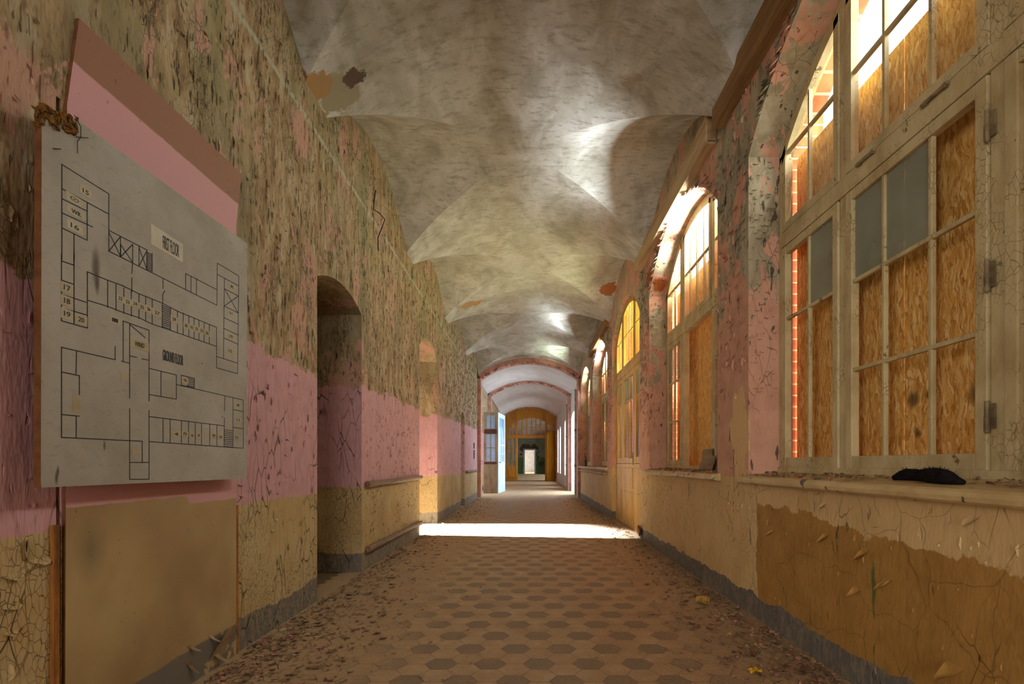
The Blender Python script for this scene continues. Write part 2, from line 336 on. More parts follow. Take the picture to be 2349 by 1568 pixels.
# ------------------------------------------------------------------ mesh builder
class MB:
    def __init__(s): s.v = []; s.f = []; s.m = []; s.sm = []
    def poly(s, pts, mi=0, sm=False):
        i = len(s.v); s.v += [tuple(p) for p in pts]; s.f.append(tuple(range(i, i+len(pts)))); s.m.append(mi); s.sm.append(sm)
    def box(s, x0, x1, y0, y1, z0, z1, mi=0):
        i = len(s.v)
        s.v += [(x0,y0,z0),(x1,y0,z0),(x1,y1,z0),(x0,y1,z0),(x0,y0,z1),(x1,y0,z1),(x1,y1,z1),(x0,y1,z1)]
        for q in ((0,3,2,1),(4,5,6,7),(0,1,5,4),(1,2,6,5),(2,3,7,6),(3,0,4,7)):
            s.f.append(tuple(i+k for k in q)); s.m.append(mi); s.sm.append(False)
        return s
    def obox(s, c, u, v, w, mi=0):
        """oriented box: centre and three half-axis vectors"""
        c, u, v, w = map(Vector, (c,u,v,w)); i = len(s.v)
        for a, b, d in ((-1,-1,-1),(1,-1,-1),(1,1,-1),(-1,1,-1),(-1,-1,1),(1,-1,1),(1,1,1),(-1,1,1)):
            s.v.append(tuple(c+u*a+v*b+w*d))
        for q in ((0,3,2,1),(4,5,6,7),(0,1,5,4),(1,2,6,5),(2,3,7,6),(3,0,4,7)):
            s.f.append(tuple(i+k for k in q)); s.m.append(mi); s.sm.append(False)
        return s
    def grid(s, pts, mi=0, sm=True):
        """rows of points -> quads with shared vertices"""
        i = len(s.v); n = len(pts[0])
        for r in pts: s.v += [tuple(p) for p in r]
        for a in range(len(pts)-1):
            for b in range(n-1):
                s.f.append((i+a*n+b, i+a*n+b+1, i+(a+1)*n+b+1, i+(a+1)*n+b)); s.m.append(mi); s.sm.append(sm)
        return s
    def tube(s, pts, r, n=8, mi=0, cap=True):
        pts = [Vector(p) for p in pts]; rings = []
        for k, p in enumerate(pts):
            d = (pts[min(k+1,len(pts)-1)]-pts[max(k-1,0)]).normalized()
            a = d.orthogonal().normalized() if k == 0 else (a - d*a.dot(d)).normalized()
            b = d.cross(a); rr = r[k] if isinstance(r, (list,tuple)) else r
            rings.append([p + a*(rr*math.cos(2*pi*j/n)) + b*(rr*math.sin(2*pi*j/n)) for j in range(n+1)])
        s.grid(rings, mi, True)
        if cap: s.poly(rings[0][:-1][::-1], mi); s.poly(rings[-1][:-1], mi)
        return s
    def prism(s, prof, fn, a, b, mi=0, sm=False):
        """2D outline swept between a and b; fn(p, q, t) -> point"""
        A = [fn(p,q,a) for p,q in prof]; B = [fn(p,q,b) for p,q in prof]; n = len(prof)
        s.poly(A[::-1], mi); s.poly(B, mi)
        for k in range(n): s.poly([A[k], A[(k+1)%n], B[(k+1)%n], B[k]], mi, sm)
        return s
    def build(s, name, mats, parent=None, bevel=0, **kw):
        me = bpy.data.meshes.new(name); me.from_pydata(s.v, [], s.f)
        for m in (mats if isinstance(mats, (list,tuple)) else [mats]): me.materials.append(m)
        me.polygons.foreach_set('material_index', s.m); me.polygons.foreach_set('use_smooth', s.sm)
        me.update(); o = bpy.data.objects.new(name, me); C.objects.link(o)
        if parent is not None:
            o.parent = parent; o.matrix_parent_inverse = Matrix.Translation(-Vector(parent.location))
        if bevel:
            b = o.modifiers.new('bevel', 'BEVEL'); b.width = bevel; b.segments = 2; b.limit_method = 'ANGLE'
        for k, v in kw.items(): o[k] = v
        return o
def empty(name, loc, **kw):
    o = bpy.data.objects.new(name, None); C.objects.link(o); o.location = loc; o.empty_display_size = .1
    for k, v in kw.items(): o[k] = v
    return o
def text_part(name, s, y, z, w, h, x, mat, parent, thick=.0):
    """lettering that lies on a plane x=const facing +x; fits the box w*h centred on y, z"""
    cu = bpy.data.curves.new(name, 'FONT'); cu.body = s; cu.align_x = 'CENTER'; cu.align_y = 'CENTER'; cu.extrude = .02
    o = bpy.data.objects.new(name, cu); C.objects.link(o)
    dg = bpy.context.evaluated_depsgraph_get(); me = bpy.data.meshes.new_from_object(o.evaluated_get(dg))
    bpy.data.objects.remove(o)
    xs = [v.co.x for v in me.vertices]; ys = [v.co.y for v in me.vertices]
    cx, cy = (min(xs)+max(xs))/2, (min(ys)+max(ys))/2; sx, sy = w/max(1e-6,max(xs)-min(xs)), h/max(1e-6,max(ys)-min(ys))
    vs = [(x + v.co.z*.02, y+(v.co.x-cx)*sx, z+(v.co.y-cy)*sy) for v in me.vertices]; fs = [tuple(p.vertices) for p in me.polygons]
    bpy.data.meshes.remove(me)
    return vs, fs

# ------------------------------------------------------------------ dimensions (eye at x=0 y=0 z=1)
XL, XR = -1.55, 1.46
XW0, XW1 = 1.665, 1.735          # window frames
PER = 2.93                        # bay
YB = [2.33 + PER*k for k in range(-2, 5)]
VEND = 15.25
RW, ZC = 1.6, 1.963               # window head: radius, centre height
def head(d, off=0): return ZC + math.sqrt(max(0, (RW-off)**2 - d*d))
def seg(y, a, b, zs, za):
    m = (a+b)/2; hw = (b-a)/2; r = za-zs
    if r <= 0: return zs
    R = (hw*hw+r*r)/(2*r); return za - R + math.sqrt(max(0, R*R-(y-m)**2))

def wall(mb, xf, xb, y0, y1, zt, ops, mi=0, z0=0, dy=.12):
    """wall slab between faces xf (room side) and xb along y; ops = (ya,yb,zbottom,zspring,zapex)"""
    def col(a, b, za0, zb0, za1, zb1):
        for x in (xf, xb): mb.poly([(x,a,za0),(x,b,zb0),(x,b,zb1),(x,a,za1)], mi)
    y = y0
    for (a, b, zb, zs, za) in sorted(ops):
        if a > y: col(y, a, z0, z0, zt, zt)
        n = max(8, int((b-a)/dy)*2) if za > zs else 1
        for k in range(n):
            p, q = a+(b-a)*k/n, a+(b-a)*(k+1)/n; hp, hq = seg(p,a,b,zs,za), seg(q,a,b,zs,za)
            col(p, q, hp, hq, zt, zt)
            mb.poly([(xf,p,hp),(xb,p,hp),(xb,q,hq),(xf,q,hq)], mi, za > zs)
        if zb > z0:
            col(a, b, z0, z0, zb, zb); mb.poly([(xf,a,zb),(xb,a,zb),(xb,b,zb),(xf,b,zb)], mi)
        for yy in (a, b): mb.poly([(xf,yy,zb),(xb,yy,zb),(xb,yy,zs),(xf,yy,zs)], mi)
        y = b
    col(y, y1, z0, z0, zt, zt)
    for yy in (y0, y1): mb.poly([(xf,yy,z0),(xb,yy,z0),(xb,yy,zt),(xf,yy,zt)], mi)
    mb.poly([(xf,y0,zt),(xb,y0,zt),(xb,y1,zt),(xf,y1,zt)], mi)

YBACK = -5.0
# ------------------------------------------------------------------ floor
mb = MB()
mb.poly([(-2.0,YBACK,-.004),(2.06,YBACK,-.004),(2.06,31,-.004),(-2.0,31,-.004)], 2)
p = .245; s_ = p/3; row = p*.8660254; g = .985
def hexa(cx, cy, mi):
    mb.poly([(cx+s_*g*math.cos(pi/3*k), cy+s_*g*math.sin(pi/3*k), 0) for k in range(6)], mi)
j0, j1 = int((YBACK-2.609)/row), int((29.5-2.609)/row)
for j in range(j0, j1):
    cy = 2.609 + j*row
    off = .0435 + (p/2 if j % 2 else 0)
    for i in range(-8, 8):
        cx = off + i*p
        for k, mi in ((0,0), (1,1), (-1,1)):
            yy = cy + k*math.sqrt(3)*s_
            if -1.75 < cx < 1.75: hexa(cx, yy, mi)
mb.box(-6, -2.0, -3.3, 11, -.1, -.003, 2)
mb.box(-3, 3, 31, 62, -.1, -.003, 1)
floor = mb.build('floor', [M['dark_tile'], M['light_tile'], M['joint']], kind='structure', label='dusty tiled floor with rows of dark hexagons among sandy ones', category='floor')

# ------------------------------------------------------------------ left wall
mb = MB()
OPL = [(-2.3,-.1,0,2.5,2.7), (1.709,1.727,0,2.2,2.2), (3.80,4.80,0,2.36,2.47), (7.30,8.69,0,2.68,2.87), (11.65,12.3,0,2.05,2.17)]  # the opening behind the camera is added to let fill light in
wall(mb, XL, XL-.46, YBACK, VEND+.4, 4.4, OPL)
mb2 = MB(); wall(mb2, XL, XL-.3, VEND+.4, 29.7, 4.0, [(15.9,19.4,0,2.75,2.95)])
wl = mb.build('wall_left', M['left'], kind='structure', label='left corridor wall of peeling ochre, pink and cream paint', category='wall')
mb2.build('wall_left_far', M['left'], kind='structure', label='far stretch of left wall beyond the first pink arch', category='wall')

# side rooms behind the left openings; the rear one is added for fill light
mb = MB()
mb.box(-3.6,-2.0, 3.3,3.4, 0,3.4); mb.box(-3.6,-2.0, 5.5,5.6, 0,3.4); mb.box(-3.6,-3.5,3.4,5.5,0,3.4); mb.box(-3.6,-2.01,3.3,5.6,3.4,3.5)
mb.box(-4.2,-2.01, -3.3,-3.2, 0,.7); mb.box(-4.2,-2.01,-3.3,-3.2,2.7,3.4); mb.box(-4.2,-3.9,-3.3,-3.2,.7,2.7); mb.box(-2.3,-2.01,-3.3,-3.2,.7,2.7); mb.box(-4.2,-2.01,.3,.4,0,3.4); mb.box(-4.2,-4.1,-3.3,.4,0,3.4); mb.box(-4.2,-2.01,-3.3,.4,3.4,3.5)
mb.box(-5.0,-2.01, 6.2,6.3, 0,3.6); mb.box(-5.0,-2.01, 10.2,10.3, 0,3.6); mb.box(-5.0,-2.01,6.2,10.3,3.6,3.7)
wall(mb, -4.9, -5.2, 6.2, 10.3, 3.7, [(7.25,8.75,.8,2.9,3.1)])
mb.box(-3.0,-2.01, 11.2,11.3,0,3); mb.box(-3.0,-2.01,12.8,12.9,0,3); mb.box(-3.0,-2.9,11.3,12.8,0,3); mb.box(-3,-2.01,11.2,12.9,3,3.1)
mb.build('wall_side_room', M['roomw'], kind='structure', label='bare walls of the side rooms behind the left openings, the rear one added for fill light', category='wall')

# ------------------------------------------------------------------ right wall with window and door openings
DOORY = YB[4]
OPR = []
WINY = [YB[2], YB[3], YB[5], YB[6]]
for yc in WINY: OPR.append((yc-1.175, yc+1.175, .90, head(1.175), head(0)))
OPR.append((DOORY-1.175, DOORY+1.175, 0, head(1.175), head(0)))
YN = [YB[1], YB[0]]
for yc in YN: OPR.append((yc-1.175, yc+1.175, .90, head(1.175), head(0)))
mb = MB(); wall(mb, XR, XW1, YBACK, VEND+.4, 4.4, OPR)
wr = mb.build('wall_right', M['right'], kind='structure', label='right corridor wall with salmon piers over a cream dado', category='wall')
mb = MB(); OPX = [(a-.06, b+.07, max(0,zb-.1), zs+.34, za+.34) for a,b,zb,zs,za in OPR]
wall(mb, XW1+.002, 2.0, YBACK, VEND+.4, 4.6, OPX)
mb.build('wall_outside', M['brick'], kind='structure', label='orange brick outer face of the window wall', category='wall')
OPF = [(16.9,18.7,0,2.6,2.75), (21.6,22.5,.5,2.6,2.8), (25.2,26.1,.5,2.6,2.8), (27.3,28.2,.5,2.6,2.8)]  # the last opening is added to brighten the mustard partition
mb = MB(); wall(mb, XR, 2.0, VEND+.4, 29.7, 4.0, OPF)
mb.build('wall_right_far', M['whitew'], kind='structure', label='whitened far stretch of right wall beyond the pink arch', category='wall')

# ------------------------------------------------------------------ vault
mb = MB()
xm, hw = (XL+XR)/2, (XR-XL)/2
ZS, ZA = 3.63, 4.12
rise = ZA-ZS; Rb = (hw*hw+rise*rise)/(2*rise); hs = 1.275; Rc = (hs*hs+rise*rise)/(2*rise)
def zb_(x): return ZA - Rb + math.sqrt(max(0, Rb*Rb-(x-xm)**2))
def zc_(d): return ZA - Rc + math.sqrt(max(0, Rc*Rc-d*d)) if abs(d) < hs else ZS
def gx(zz):
    k = zz - ZA + Rb; return math.sqrt(max(0, Rb*Rb-k*k))
for yc in YB:
    L, Mi, R = [], [], []
    ys = [-PER/2] + [-hs*math.cos(pi*k/48) for k in range(49)] + [PER/2]
    for d in ys:
        zc = zc_(d); gg = min(hw, gx(zc)) if abs(d) < hs else hw
        y = yc + d
        Mi.append([(xm-gg+2*gg*k/24, y, zb_(xm-gg+2*gg*k/24)) for k in range(25)])
        L.append([(XL+(xm-gg-XL)*k/10, y, zc + .02*(1-k/10)*(1 if abs(d)<hs else 0)) for k in range(11)])
        R.append([(xm+gg+(XR-xm-gg)*k/10, y, zc + .02*(k/10)*(1 if abs(d)<hs else 0)) for k in range(11)])
    for gr in (L, Mi, R): mb.grid(gr)
# lower barrel beyond the first arch
def barrel(y0, y1, zs, za, n=6):
    r = za-zs; R = (hw*hw+r*r)/(2*r)
    mb.grid([[(XL+2*hw*k/24, y0+(y1-y0)*j/n, za-R+math.sqrt(max(0,R*R-(XL+2*hw*k/24-xm)**2))) for k in range(25)] for j in range(n+1)])
barrel(VEND, 19.2, 3.5, 3.98); barrel(19.2, 29.7, 3.6, 4.12)
# rough slab above so that no sky leaks in
mb.box(-2.1, 2.1, YBACK-.1, 30, 4.45, 4.6)
ceil = mb.build('ceiling', M['ceil'], kind='structure', label='grey plastered groin vault with brown stains and near-end dimness painted in', category='ceiling')

# arches (pink transverse ribs) with piers
def rib(idx, y0, y1, zs, za, th, x0, x1, label):
    b = MB(); r = za-zs; m = (x0+x1)/2; h = (x1-x0)/2; R = (h*h+r*r)/(2*r); cz = za-R; n = 28; A = math.asin(h/R)
    prof = [(m+rr*math.sin(-A+2*A*k/n), cz+rr*math.cos(-A+2*A*k/n)) for rr, ks in ((R, range(n+1)), (R+th, range(n,-1,-1))) for k in ks]
    for k in range(n):
        i = 2*n+1-k
        for y in (y0, y1): b.poly([(prof[k][0],y,prof[k][1]),(prof[k+1][0],y,prof[k+1][1]),(prof[i-1][0],y,prof[i-1][1]),(prof[i][0],y,prof[i][1])])
        b.poly([(prof[k][0],y0,prof[k][1]),(prof[k][0],y1,prof[k][1]),(prof[k+1][0],y1,prof[k+1][1]),(prof[k+1][0],y0,prof[k+1][1])], 0, True)
    for (a, c) in ((XL-.02, x0), (x1, XR+.02)): b.box(a, c, y0-.006, y1+.006, 0, zs+.001)
    # spandrel above the rib up to the vault
    for k in range(n):
        i = 2*n+1-k; a, c = prof[i], prof[i-1]
        for y in (y0+.01, y1-.01): b.poly([(a[0],y,a[1]),(c[0],y,c[1]),(c[0],y,4.44),(a[0],y,4.44)], 1)
    # peeled chips along the lower edge
    for k in range(60):
        t = rnd.uniform(-A, A); w = rnd.uniform(.02,.06); d = rnd.uniform(.02,.07)
        px, pz = m+R*math.sin(t), cz+R*math.cos(t)
        b.poly([(px-w,y0-.012,pz+.01),(px+w,y0-.008,pz+.012),(px+w*.6,y0-rnd.uniform(.01,.05),pz-d),(px-w*.5,y0-rnd.uniform(.01,.04),pz-d*.7)], rnd.choice((0,2)))
    return b.build('trim_%d' % idx, [M['arch'], M['ceil'], M['flake']], kind='structure', label=label, category='arch')
rib(1, VEND, VEND+.4, 3.47, 3.95, .13, -1.45, 1.38, 'nearest peeling salmon rib across the vault')
rib(2, 18.9, 19.3, 3.45, 3.93, .13, -1.42, 1.36, 'second peeling salmon rib across the vault')
rib(3, 29.0, 29.4, 3.68, 4.10, .12, -1.43, 1.40, 'farthest salmon rib just before the mustard partition')

# end wall behind the camera; its large window is added to let fill light in
mb = MB()
for a, c, z0, z1 in ((-2.0,-1.2,0,4.4), (1.2,2.06,0,4.4), (-1.2,1.2,0,.9), (-1.2,1.2,3.2,4.4)): mb.box(a,c,YBACK-.3,YBACK,z0,z1)
mb.build('wall_back', M['right'], kind='structure', label='end wall behind the viewer with a wide window added for fill light', category='wall')

# ------------------------------------------------------------------ windows
def casement(parent, name, x0, x1, y0, y1, z0, z1, vb, hb, panes=(), st=.052, bar=.02, label=None, mat=None, hinges=None, dust=()):
    mat = mat or M['frame']
    b = MB()
    b.box(x0,x1,y0,y0+st,z0,z1); b.box(x0,x1,y1-st,y1,z0,z1)
    b.box(x0+.001,x1-.001,y0+st,y1-st,z0,z0+st*1.25); b.box(x0+.001,x1-.001,y0+st,y1-st,z1-st,z1)
    for v in vb: b.box(x0+.008,x1-.012,v-bar/2,v+bar/2,z0+st,z1-st)
    for h in hb: b.box(x0+.006,x1-.014,y0+st,y1-st,h-bar/2,h+bar/2)
    o = b.build(name, mat, parent, .004)
    xg = (x0+x1)/2
    ys = [y0+st]+sorted(vb)+[y1-st]; zs = [z0+st*1.25]+sorted(hb)+[z1-st]
    for lst, gm, nm in ((panes,'gl_clear','glass'), (dust,'gl_dust','dusty_glass')):
        if lst:
            q = MB()
            for (i, j) in lst: q.box(xg-.002, xg+.002, ys[i]+.003, ys[i+1]-.003, zs[j]+.003, zs[j+1]-.003)
            q.build(nm, M[gm], o)
    if hinges:
        yh, hz = hinges
        for z in hz:
            q = MB(); q.tube([(x0-.010,yh,z-.055),(x0-.010,yh,z+.055)], .0085, 10)
            q.tube([(x0-.010,yh,z-.062),(x0-.010,yh,z-.055),(x0-.010,yh,z),(x0-.010,yh,z+.004)], [.005,.010,.010,.0085], 10)
            q.box(x0-.004, x0+.002, yh-.025, yh+.004, z-.045, z+.045)
            q.build('hinge', M['metal'], o)
    return o
def arc_bar(b, x0, x1, yc, y0, y1, o0, o1, n=14):
    """strip that follows the window head between head offsets o0<o1"""
    for k in range(n):
        p, q = y0+(y1-y0)*k/n, y0+(y1-y0)*(k+1)/n
        a0, a1, c0, c1 = head(p-yc,o0), head(q-yc,o0), head(p-yc,o1), head(q-yc,o1)
        for x in (x0, x1): b.poly([(x,p,a0),(x,q,a1),(x,q,c1),(x,p,c0)])
        b.poly([(x0,p,c0),(x1,p,c0),(x1,q,c1),(x0,q,c1)]); b.poly([(x0,p,a0),(x1,p,a0),(x1,q,a1),(x0,q,a1)])
def fan(parent, name, x0, x1, yc, y0, y1, z0, hbar, vb, gm, mat, st=.045, bar=.018):
    b = MB()
    zt = lambda y, o=.045: head(y-yc, o)
    for a, c in ((y0,y0+st),(y1-st,y1)):
        b.prism([(a,z0),(c,z0),(c,zt(c)-.002),(a,zt(a)-.002)], lambda p,q,t: (t,p,q), x0, x1)
    b.box(x0+.001,x1-.001,y0+st,y1-st,z0,z0+st*1.1)
    arc_bar(b, x0, x1, yc, y0, y1, .045, .045+st)
    b.box(x0+.006,x1-.012,y0+st,y1-st,hbar-bar/2,hbar+bar/2)
    for v in vb: b.prism([(v-bar/2,z0+st),(v+bar/2,z0+st),(v+bar/2,zt(v,.07)),(v-bar/2,zt(v,.07))], lambda p,q,t: (t,p,q), x0+.008, x1-.012)
    o = b.build(name, mat, parent, .003)
    q = MB(); n = 10; xg = (x0+x1)/2
    for k in range(n):
        a, c = y0+st+(y1-y0-2*st)*k/n, y0+st+(y1-y0-2*st)*(k+1)/n
        q.poly([(xg,a,z0+st),(xg,c,z0+st),(xg,c,zt(c,.08)),(xg,a,zt(a,.08))])
    q.build('glass', M[gm], o)
    return o
def window(n, yc, label, centre=True, detail=True):
    w = empty('window_%d' % n, (XW0, yc, .92), kind='structure', label=label, category='window')
    b = MB(); x0, x1 = XW0, XW1
    for s in (-1, 1):
        a, c = sorted((yc+s*1.13, yc+s*1.172)); b.box(x0, x1, a, c, .93, head(1.172,.01))
        a, c = sorted((yc+s*.43, yc+s*.492)); b.box(x0+.004, x1-.004, a, c, .95, head(.45,.05))
    b.box(x0-.012, x1-.008, yc-1.172, yc+1.172, .905, .974)
    b.box(x0-.008, x1-.006, yc-1.13, yc+1.13, 2.418, 2.515)
    arc_bar(b, x0, x1, yc, yc-1.172, yc+1.172, .004, .05, 28)
    b.build('frame', M['frame'], w, .005)
    xs = (x0-.006, x0+.036)
    zc0, zc1 = .972, 2.414
    hb = [1.483, 1.94]
    # side casements
    far = casement(w, 'casement', *xs, yc+.496, yc+1.128, zc0, zc1, [yc+.812], [1.94] if n == 1 else hb, dust=((0,1),) if n == 1 else ((0,2),(1,2)), panes=() if n == 1 else ((1,1),(1,0)))
    casement(w, 'casement', *xs, yc-1.128, yc-.496, zc0, zc1, [yc-.812], hb, panes=((0,0),(1,0),(0,1),(1,1),(0,2),(1,2)))
    if centre:
        casement(w, 'casement', *xs, yc-.427, yc+.427, zc0, zc1, [yc-.145, yc+.145], hb, dust=((2,2),(1,2)), hinges=(yc-.44, (1.17,1.68,2.22)))
    fx = (x0-.004, x0+.036)
    fan(w, 'fanlight', *fx, yc, yc-.427, yc+.427, 2.52, 3.025, [yc-.145, yc+.145] if n == 1 else [yc-.22, yc, yc+.22], 'gl_clear', M['frame'])
    fan(w, 'fanlight', *fx, yc, yc+.496, yc+1.128, 2.52, 3.025, [yc+.812], 'gl_clear', M['frame'])
    fan(w, 'fanlight', *fx, yc, yc-1.128, yc-.496, 2.52, 3.025, [yc-.812], 'gl_clear', M['frame'])
    if n == 1:
        for y in (yc+.24, yc-.2):
            q = MB(); q.tube([(x0-.022,y-.07,2.50),(x0-.022,y+.07,2.50)], .008, 8); q.box(x0-.026,x0-.006,y-.06,y-.045,2.49,2.51); q.box(x0-.026,x0-.006,y+.045,y+.06,2.49,2.51)
            q.build('bolt', M['metal'], w)
    return w
def sill(n, y0, y1, label):
    b = MB()
    prof = [(XW0-.006,.905),(XW0-.006,.942),(1.44,.921),(1.405,.916),(1.392,.908),(1.386,.893),(1.390,.877),(1.402,.868),(1.47,.866)]
    b.prism(prof, lambda p,q,t: (p,t,q), y0, y1, 0, False)
    return b.build('window_sill', M['sill'], None, .004, kind='structure', label=label, category='window sill')
def boards(yc, ys, top, group, labels):
    for (a, c), lb in zip(ys, labels):
        b = MB(); b.box(1.80, 1.818, a, c, .86, top)
        b.build('osb_panel', M['osb'], None, .002, label=lb, category='boarding panel', group='strand boards outside the right windows')
y1, y2, y4, y5 = WINY
window(1, y1, 'nearest tall arched casement window on the right wall')
boards(y1, ((2.522,3.535),(1.2,2.516)), 3.05, None, ('amber strand board outside the far half of the nearest right window', 'amber strand board with dark smudges outside the near half of the nearest right window'))
sill(1, 1.05, 3.52, 'chipped cream sill of the nearest window, holding a black cloth')
window(2, y2, 'second arched window on the right wall, its middle casement missing', centre=False)
boards(y2, ((y2+.30,y2+1.16),(y2-1.15,y2+.296)), 3.05, None, ('strand board filling the far part of the second window', 'strand board filling the near part of the second window behind leaning planks'))
sill(2, y2-1.24, y2+1.22, 'littered cream sill of the second window, holding two planks')
window(3, y4, 'third arched window on the right, just beyond the yellow door')
boards(y4, ((y4-1.15,y4+1.15),), 3.05, None, ('strand board outside the window beyond the yellow door',))
window(4, y5, 'fourth arched window on the right, before the first pink rib')
boards(y5, ((y5-1.15,y5+1.15),), 3.05, None, ('strand board outside the window before the first pink rib',))
sill(3, y4-1.25, y5+1.2, 'long cream sill under both windows beyond the yellow door')
for i, yc in enumerate(YN):
    w = window(5+i, yc, 'arched casement window behind the viewer, %s' % ('nearer one','farther one')[i])
    boards(yc, ((yc-1.15,yc+1.15),), 3.05, None, ('strand board over the %s window behind the viewer' % ('nearer','farther')[i],))

# pelmet boxes over windows
def pelmet(y0, y1, mats, label):
    t = empty('pelmet_box', (1.42, (y0+y1)/2, 3.53), label=label, category='pelmet', group='pelmet boxes over the right windows')
    b = MB(); b.box(1.38, 1.40, y0, y1, 3.525, 3.735); b.build('front_board', mats[0], t, .004)
    b = MB(); b.box(1.401, XR-.001, y0+.02, y1-.02, 3.528, 3.546); b.build('bottom_board', mats[1], t, .002)
    for y in (y0, y1-.02):
        b = MB(); b.box(1.4005, XR-.001, y, y+.0195, 3.5465, 3.73); b.build('end_board', mats[0], t, .002)
pelmet(.75, 3.98, (M['box_wood'], M['box_wood']), 'brown wooden pelmet over the nearest window')
pelmet(4.12, 6.93, (M['box_paint'], M['box_paint']), 'cream painted pelmet over the second window')
pelmet(9.75, 12.55, (M['box_wood'], M['box_wood']), 'pelmet over the window beyond the yellow door')

# ------------------------------------------------------------------ yellow door in the third bay
d1 = empty('door_1', (1.55, DOORY, 0), kind='structure', label='tall yellow glazed double door with amber arched fanlight', category='door')
b = MB(); x0, x1 = 1.53, 1.60; yc = DOORY
for s in (-1,1):
    a, c = sorted((yc+s*1.12, yc+s*1.172)); b.box(x0,x1,a,c,0,head(1.172,.01))
    a, c = sorted((yc+s*.45, yc+s*.52)); b.box(x0+.003,x1-.003,a,c,0,head(.48,.05))
b.box(x0-.01,x1,yc-1.12,yc+1.12,2.43,2.53)
arc_bar(b, x0, x1, yc, yc-1.172, yc+1.172, .004, .05, 28)
b.build('frame', M['yellow'], d1, .004)
fan(d1, 'fanlight', x0, x0+.04, yc, yc-.447, yc+.447, 2.535, 3.05, [yc-.22,yc,yc+.22], 'gl_amber', M['yellow'])
fan(d1, 'fanlight', x0, x0+.04, yc, yc+.523, yc+1.117, 2.535, 3.05, [yc+.82], 'gl_amber', M['yellow'])
fan(d1, 'fanlight', x0, x0+.04, yc, yc-1.117, yc-.523, 2.535, 3.05, [yc-.82], 'gl_amber', M['yellow'])
def leaf(y0, y1, vb, nm):
    o = casement(d1, nm, x0, x0+.042, y0, y1, 1.0, 2.42, vb, [1.98], dust=tuple((i,j) for i in range(len(vb)+1) for j in (1,)), panes=tuple((i,0) for i in range(len(vb)+1)), mat=M['yellow'], st=.075)
    b = MB(); b.box(x0, x0+.042, y0, y1, .01, .995); b.box(x0-.008, x0+.002, y0+.09, y1-.09, .62, .93); b.box(x0-.008, x0+.002, y0+.09, y1-.09, .14, .56)
    b.build('lower_panel', M['yellow'], o, .006)
    return o
lf = leaf(yc-.447, yc+.447, [yc-.12,yc+.12], 'leaf')
q = MB(); q.box(x0-.012, x0-.001, yc-.42, yc-.38, .98, 1.16); q.tube([(x0-.012,yc-.4,1.08),(x0-.05,yc-.4,1.08),(x0-.05,yc-.30,1.08)], .009); q.build('door_handle', M['metal'], lf)
leaf(yc+.523, yc+1.117, [yc+.82], 'side_light'); leaf(yc-1.117, yc-.523, [yc-.82], 'side_light')
mb = MB(); mb.box(1.9, 1.93, yc-1.15, yc+1.15, 0, 2.40); mb.build('hoarding_board', M['osb'], None, 0, label='strand board hoarding outside the yellow door', category='boarding panel')

# ------------------------------------------------------------------ left wall fittings
def handrail(y0, y1, z, r, drop, label):
    t = empty('wall_rail', (XL+.03, y0, z), label=label, category='rail', group='wall rails along the left wall')
    b = MB(); b.prism([(XL+.014,-r),(XL+.045,-r*.9),(XL+.056,-r*.3),(XL+.054,r*.5),(XL+.038,r),(XL+.014,r*.9)], lambda p,q,tt: (p,tt,z+q+drop*(tt-y0)/(y1-y0)), y0, y1); b.build('rail', M['rail'], t, .003)
    for k in range(3):
        yy = y0+.15+(y1-y0-.3)*k/2
        b = MB(); b.box(XL-.005, XL+.0138, yy-.03, yy+.03, z-r*.7+drop*(yy-y0)/(y1-y0), z+r*.7+drop*(yy-y0)/(y1-y0)); b.build('bracket', M['rail'], t)
handrail(4.88, 7.27, .805, .028, 0, 'brown wall rail at hip height between the first and second left openings')
handrail(4.90, 7.27, .195, .030, -.02, 'low brown rail just above the skirting between the first and second left openings')
handrail(12.45, 15.0, .80, .028, 0, 'far brown wall rail beyond the third left opening')

# hardboard sheet closing a doorway, with its rusty edge trims
t = empty('door_cover_sheet', (XL, 2.23, 0), label='smooth pink and cream hardboard sheet closing a doorway behind the plan board', category='wall sheet')
b = MB(); b.prism([(1.728,.0),(2.735,0),(2.735,2.25),(2.785,2.54),(1.783,2.516),(1.736,2.19)], lambda p,q,tt: (tt,p,q), XL+.001, XL+.012)
for k in range(len(b.m)):
    if k != 1: b.m[k] = 1
b.build('sheet', [M['panel'], M['edge']], t)
b = MB(); b.box(XL+.001, XL+.014, 1.684, 1.708, 0, .80); b.build('edge_trim', M['rust'], t, .002)
b = MB(); b.box(XL+.001, XL+.013, 2.739, 2.755, 0, .78); b.build('edge_trim', M['rust'], t, .002)
for k in range(5):
    b = MB(); yy = rnd.uniform(2.3,2.7); zz = rnd.uniform(.03,.17); w = rnd.uniform(.02,.05); h = rnd.uniform(.03,.1)
    b.grid([[(XL+.013+.045*(j/4)**2*(1 if k%2 else .6), yy+w*(i/2-.5)*(1-j*.12)+.01*j, zz-h*(j/4-.5)) for i in range(3)] for j in range(5)])
    b.build('curled_paint', M['flake'], t)
b = MB(); b.grid([[(XL+.014+.075*(j/6)**1.6-.03*(j/6)**4, 2.50+.13*(i/4)*(1-.45*j/6)+.015*j, .05+.16*(j/6)*(1-.15*j/6)) for i in range(5)] for j in range(7)]); b.build('curled_paint', M['flake'], t)

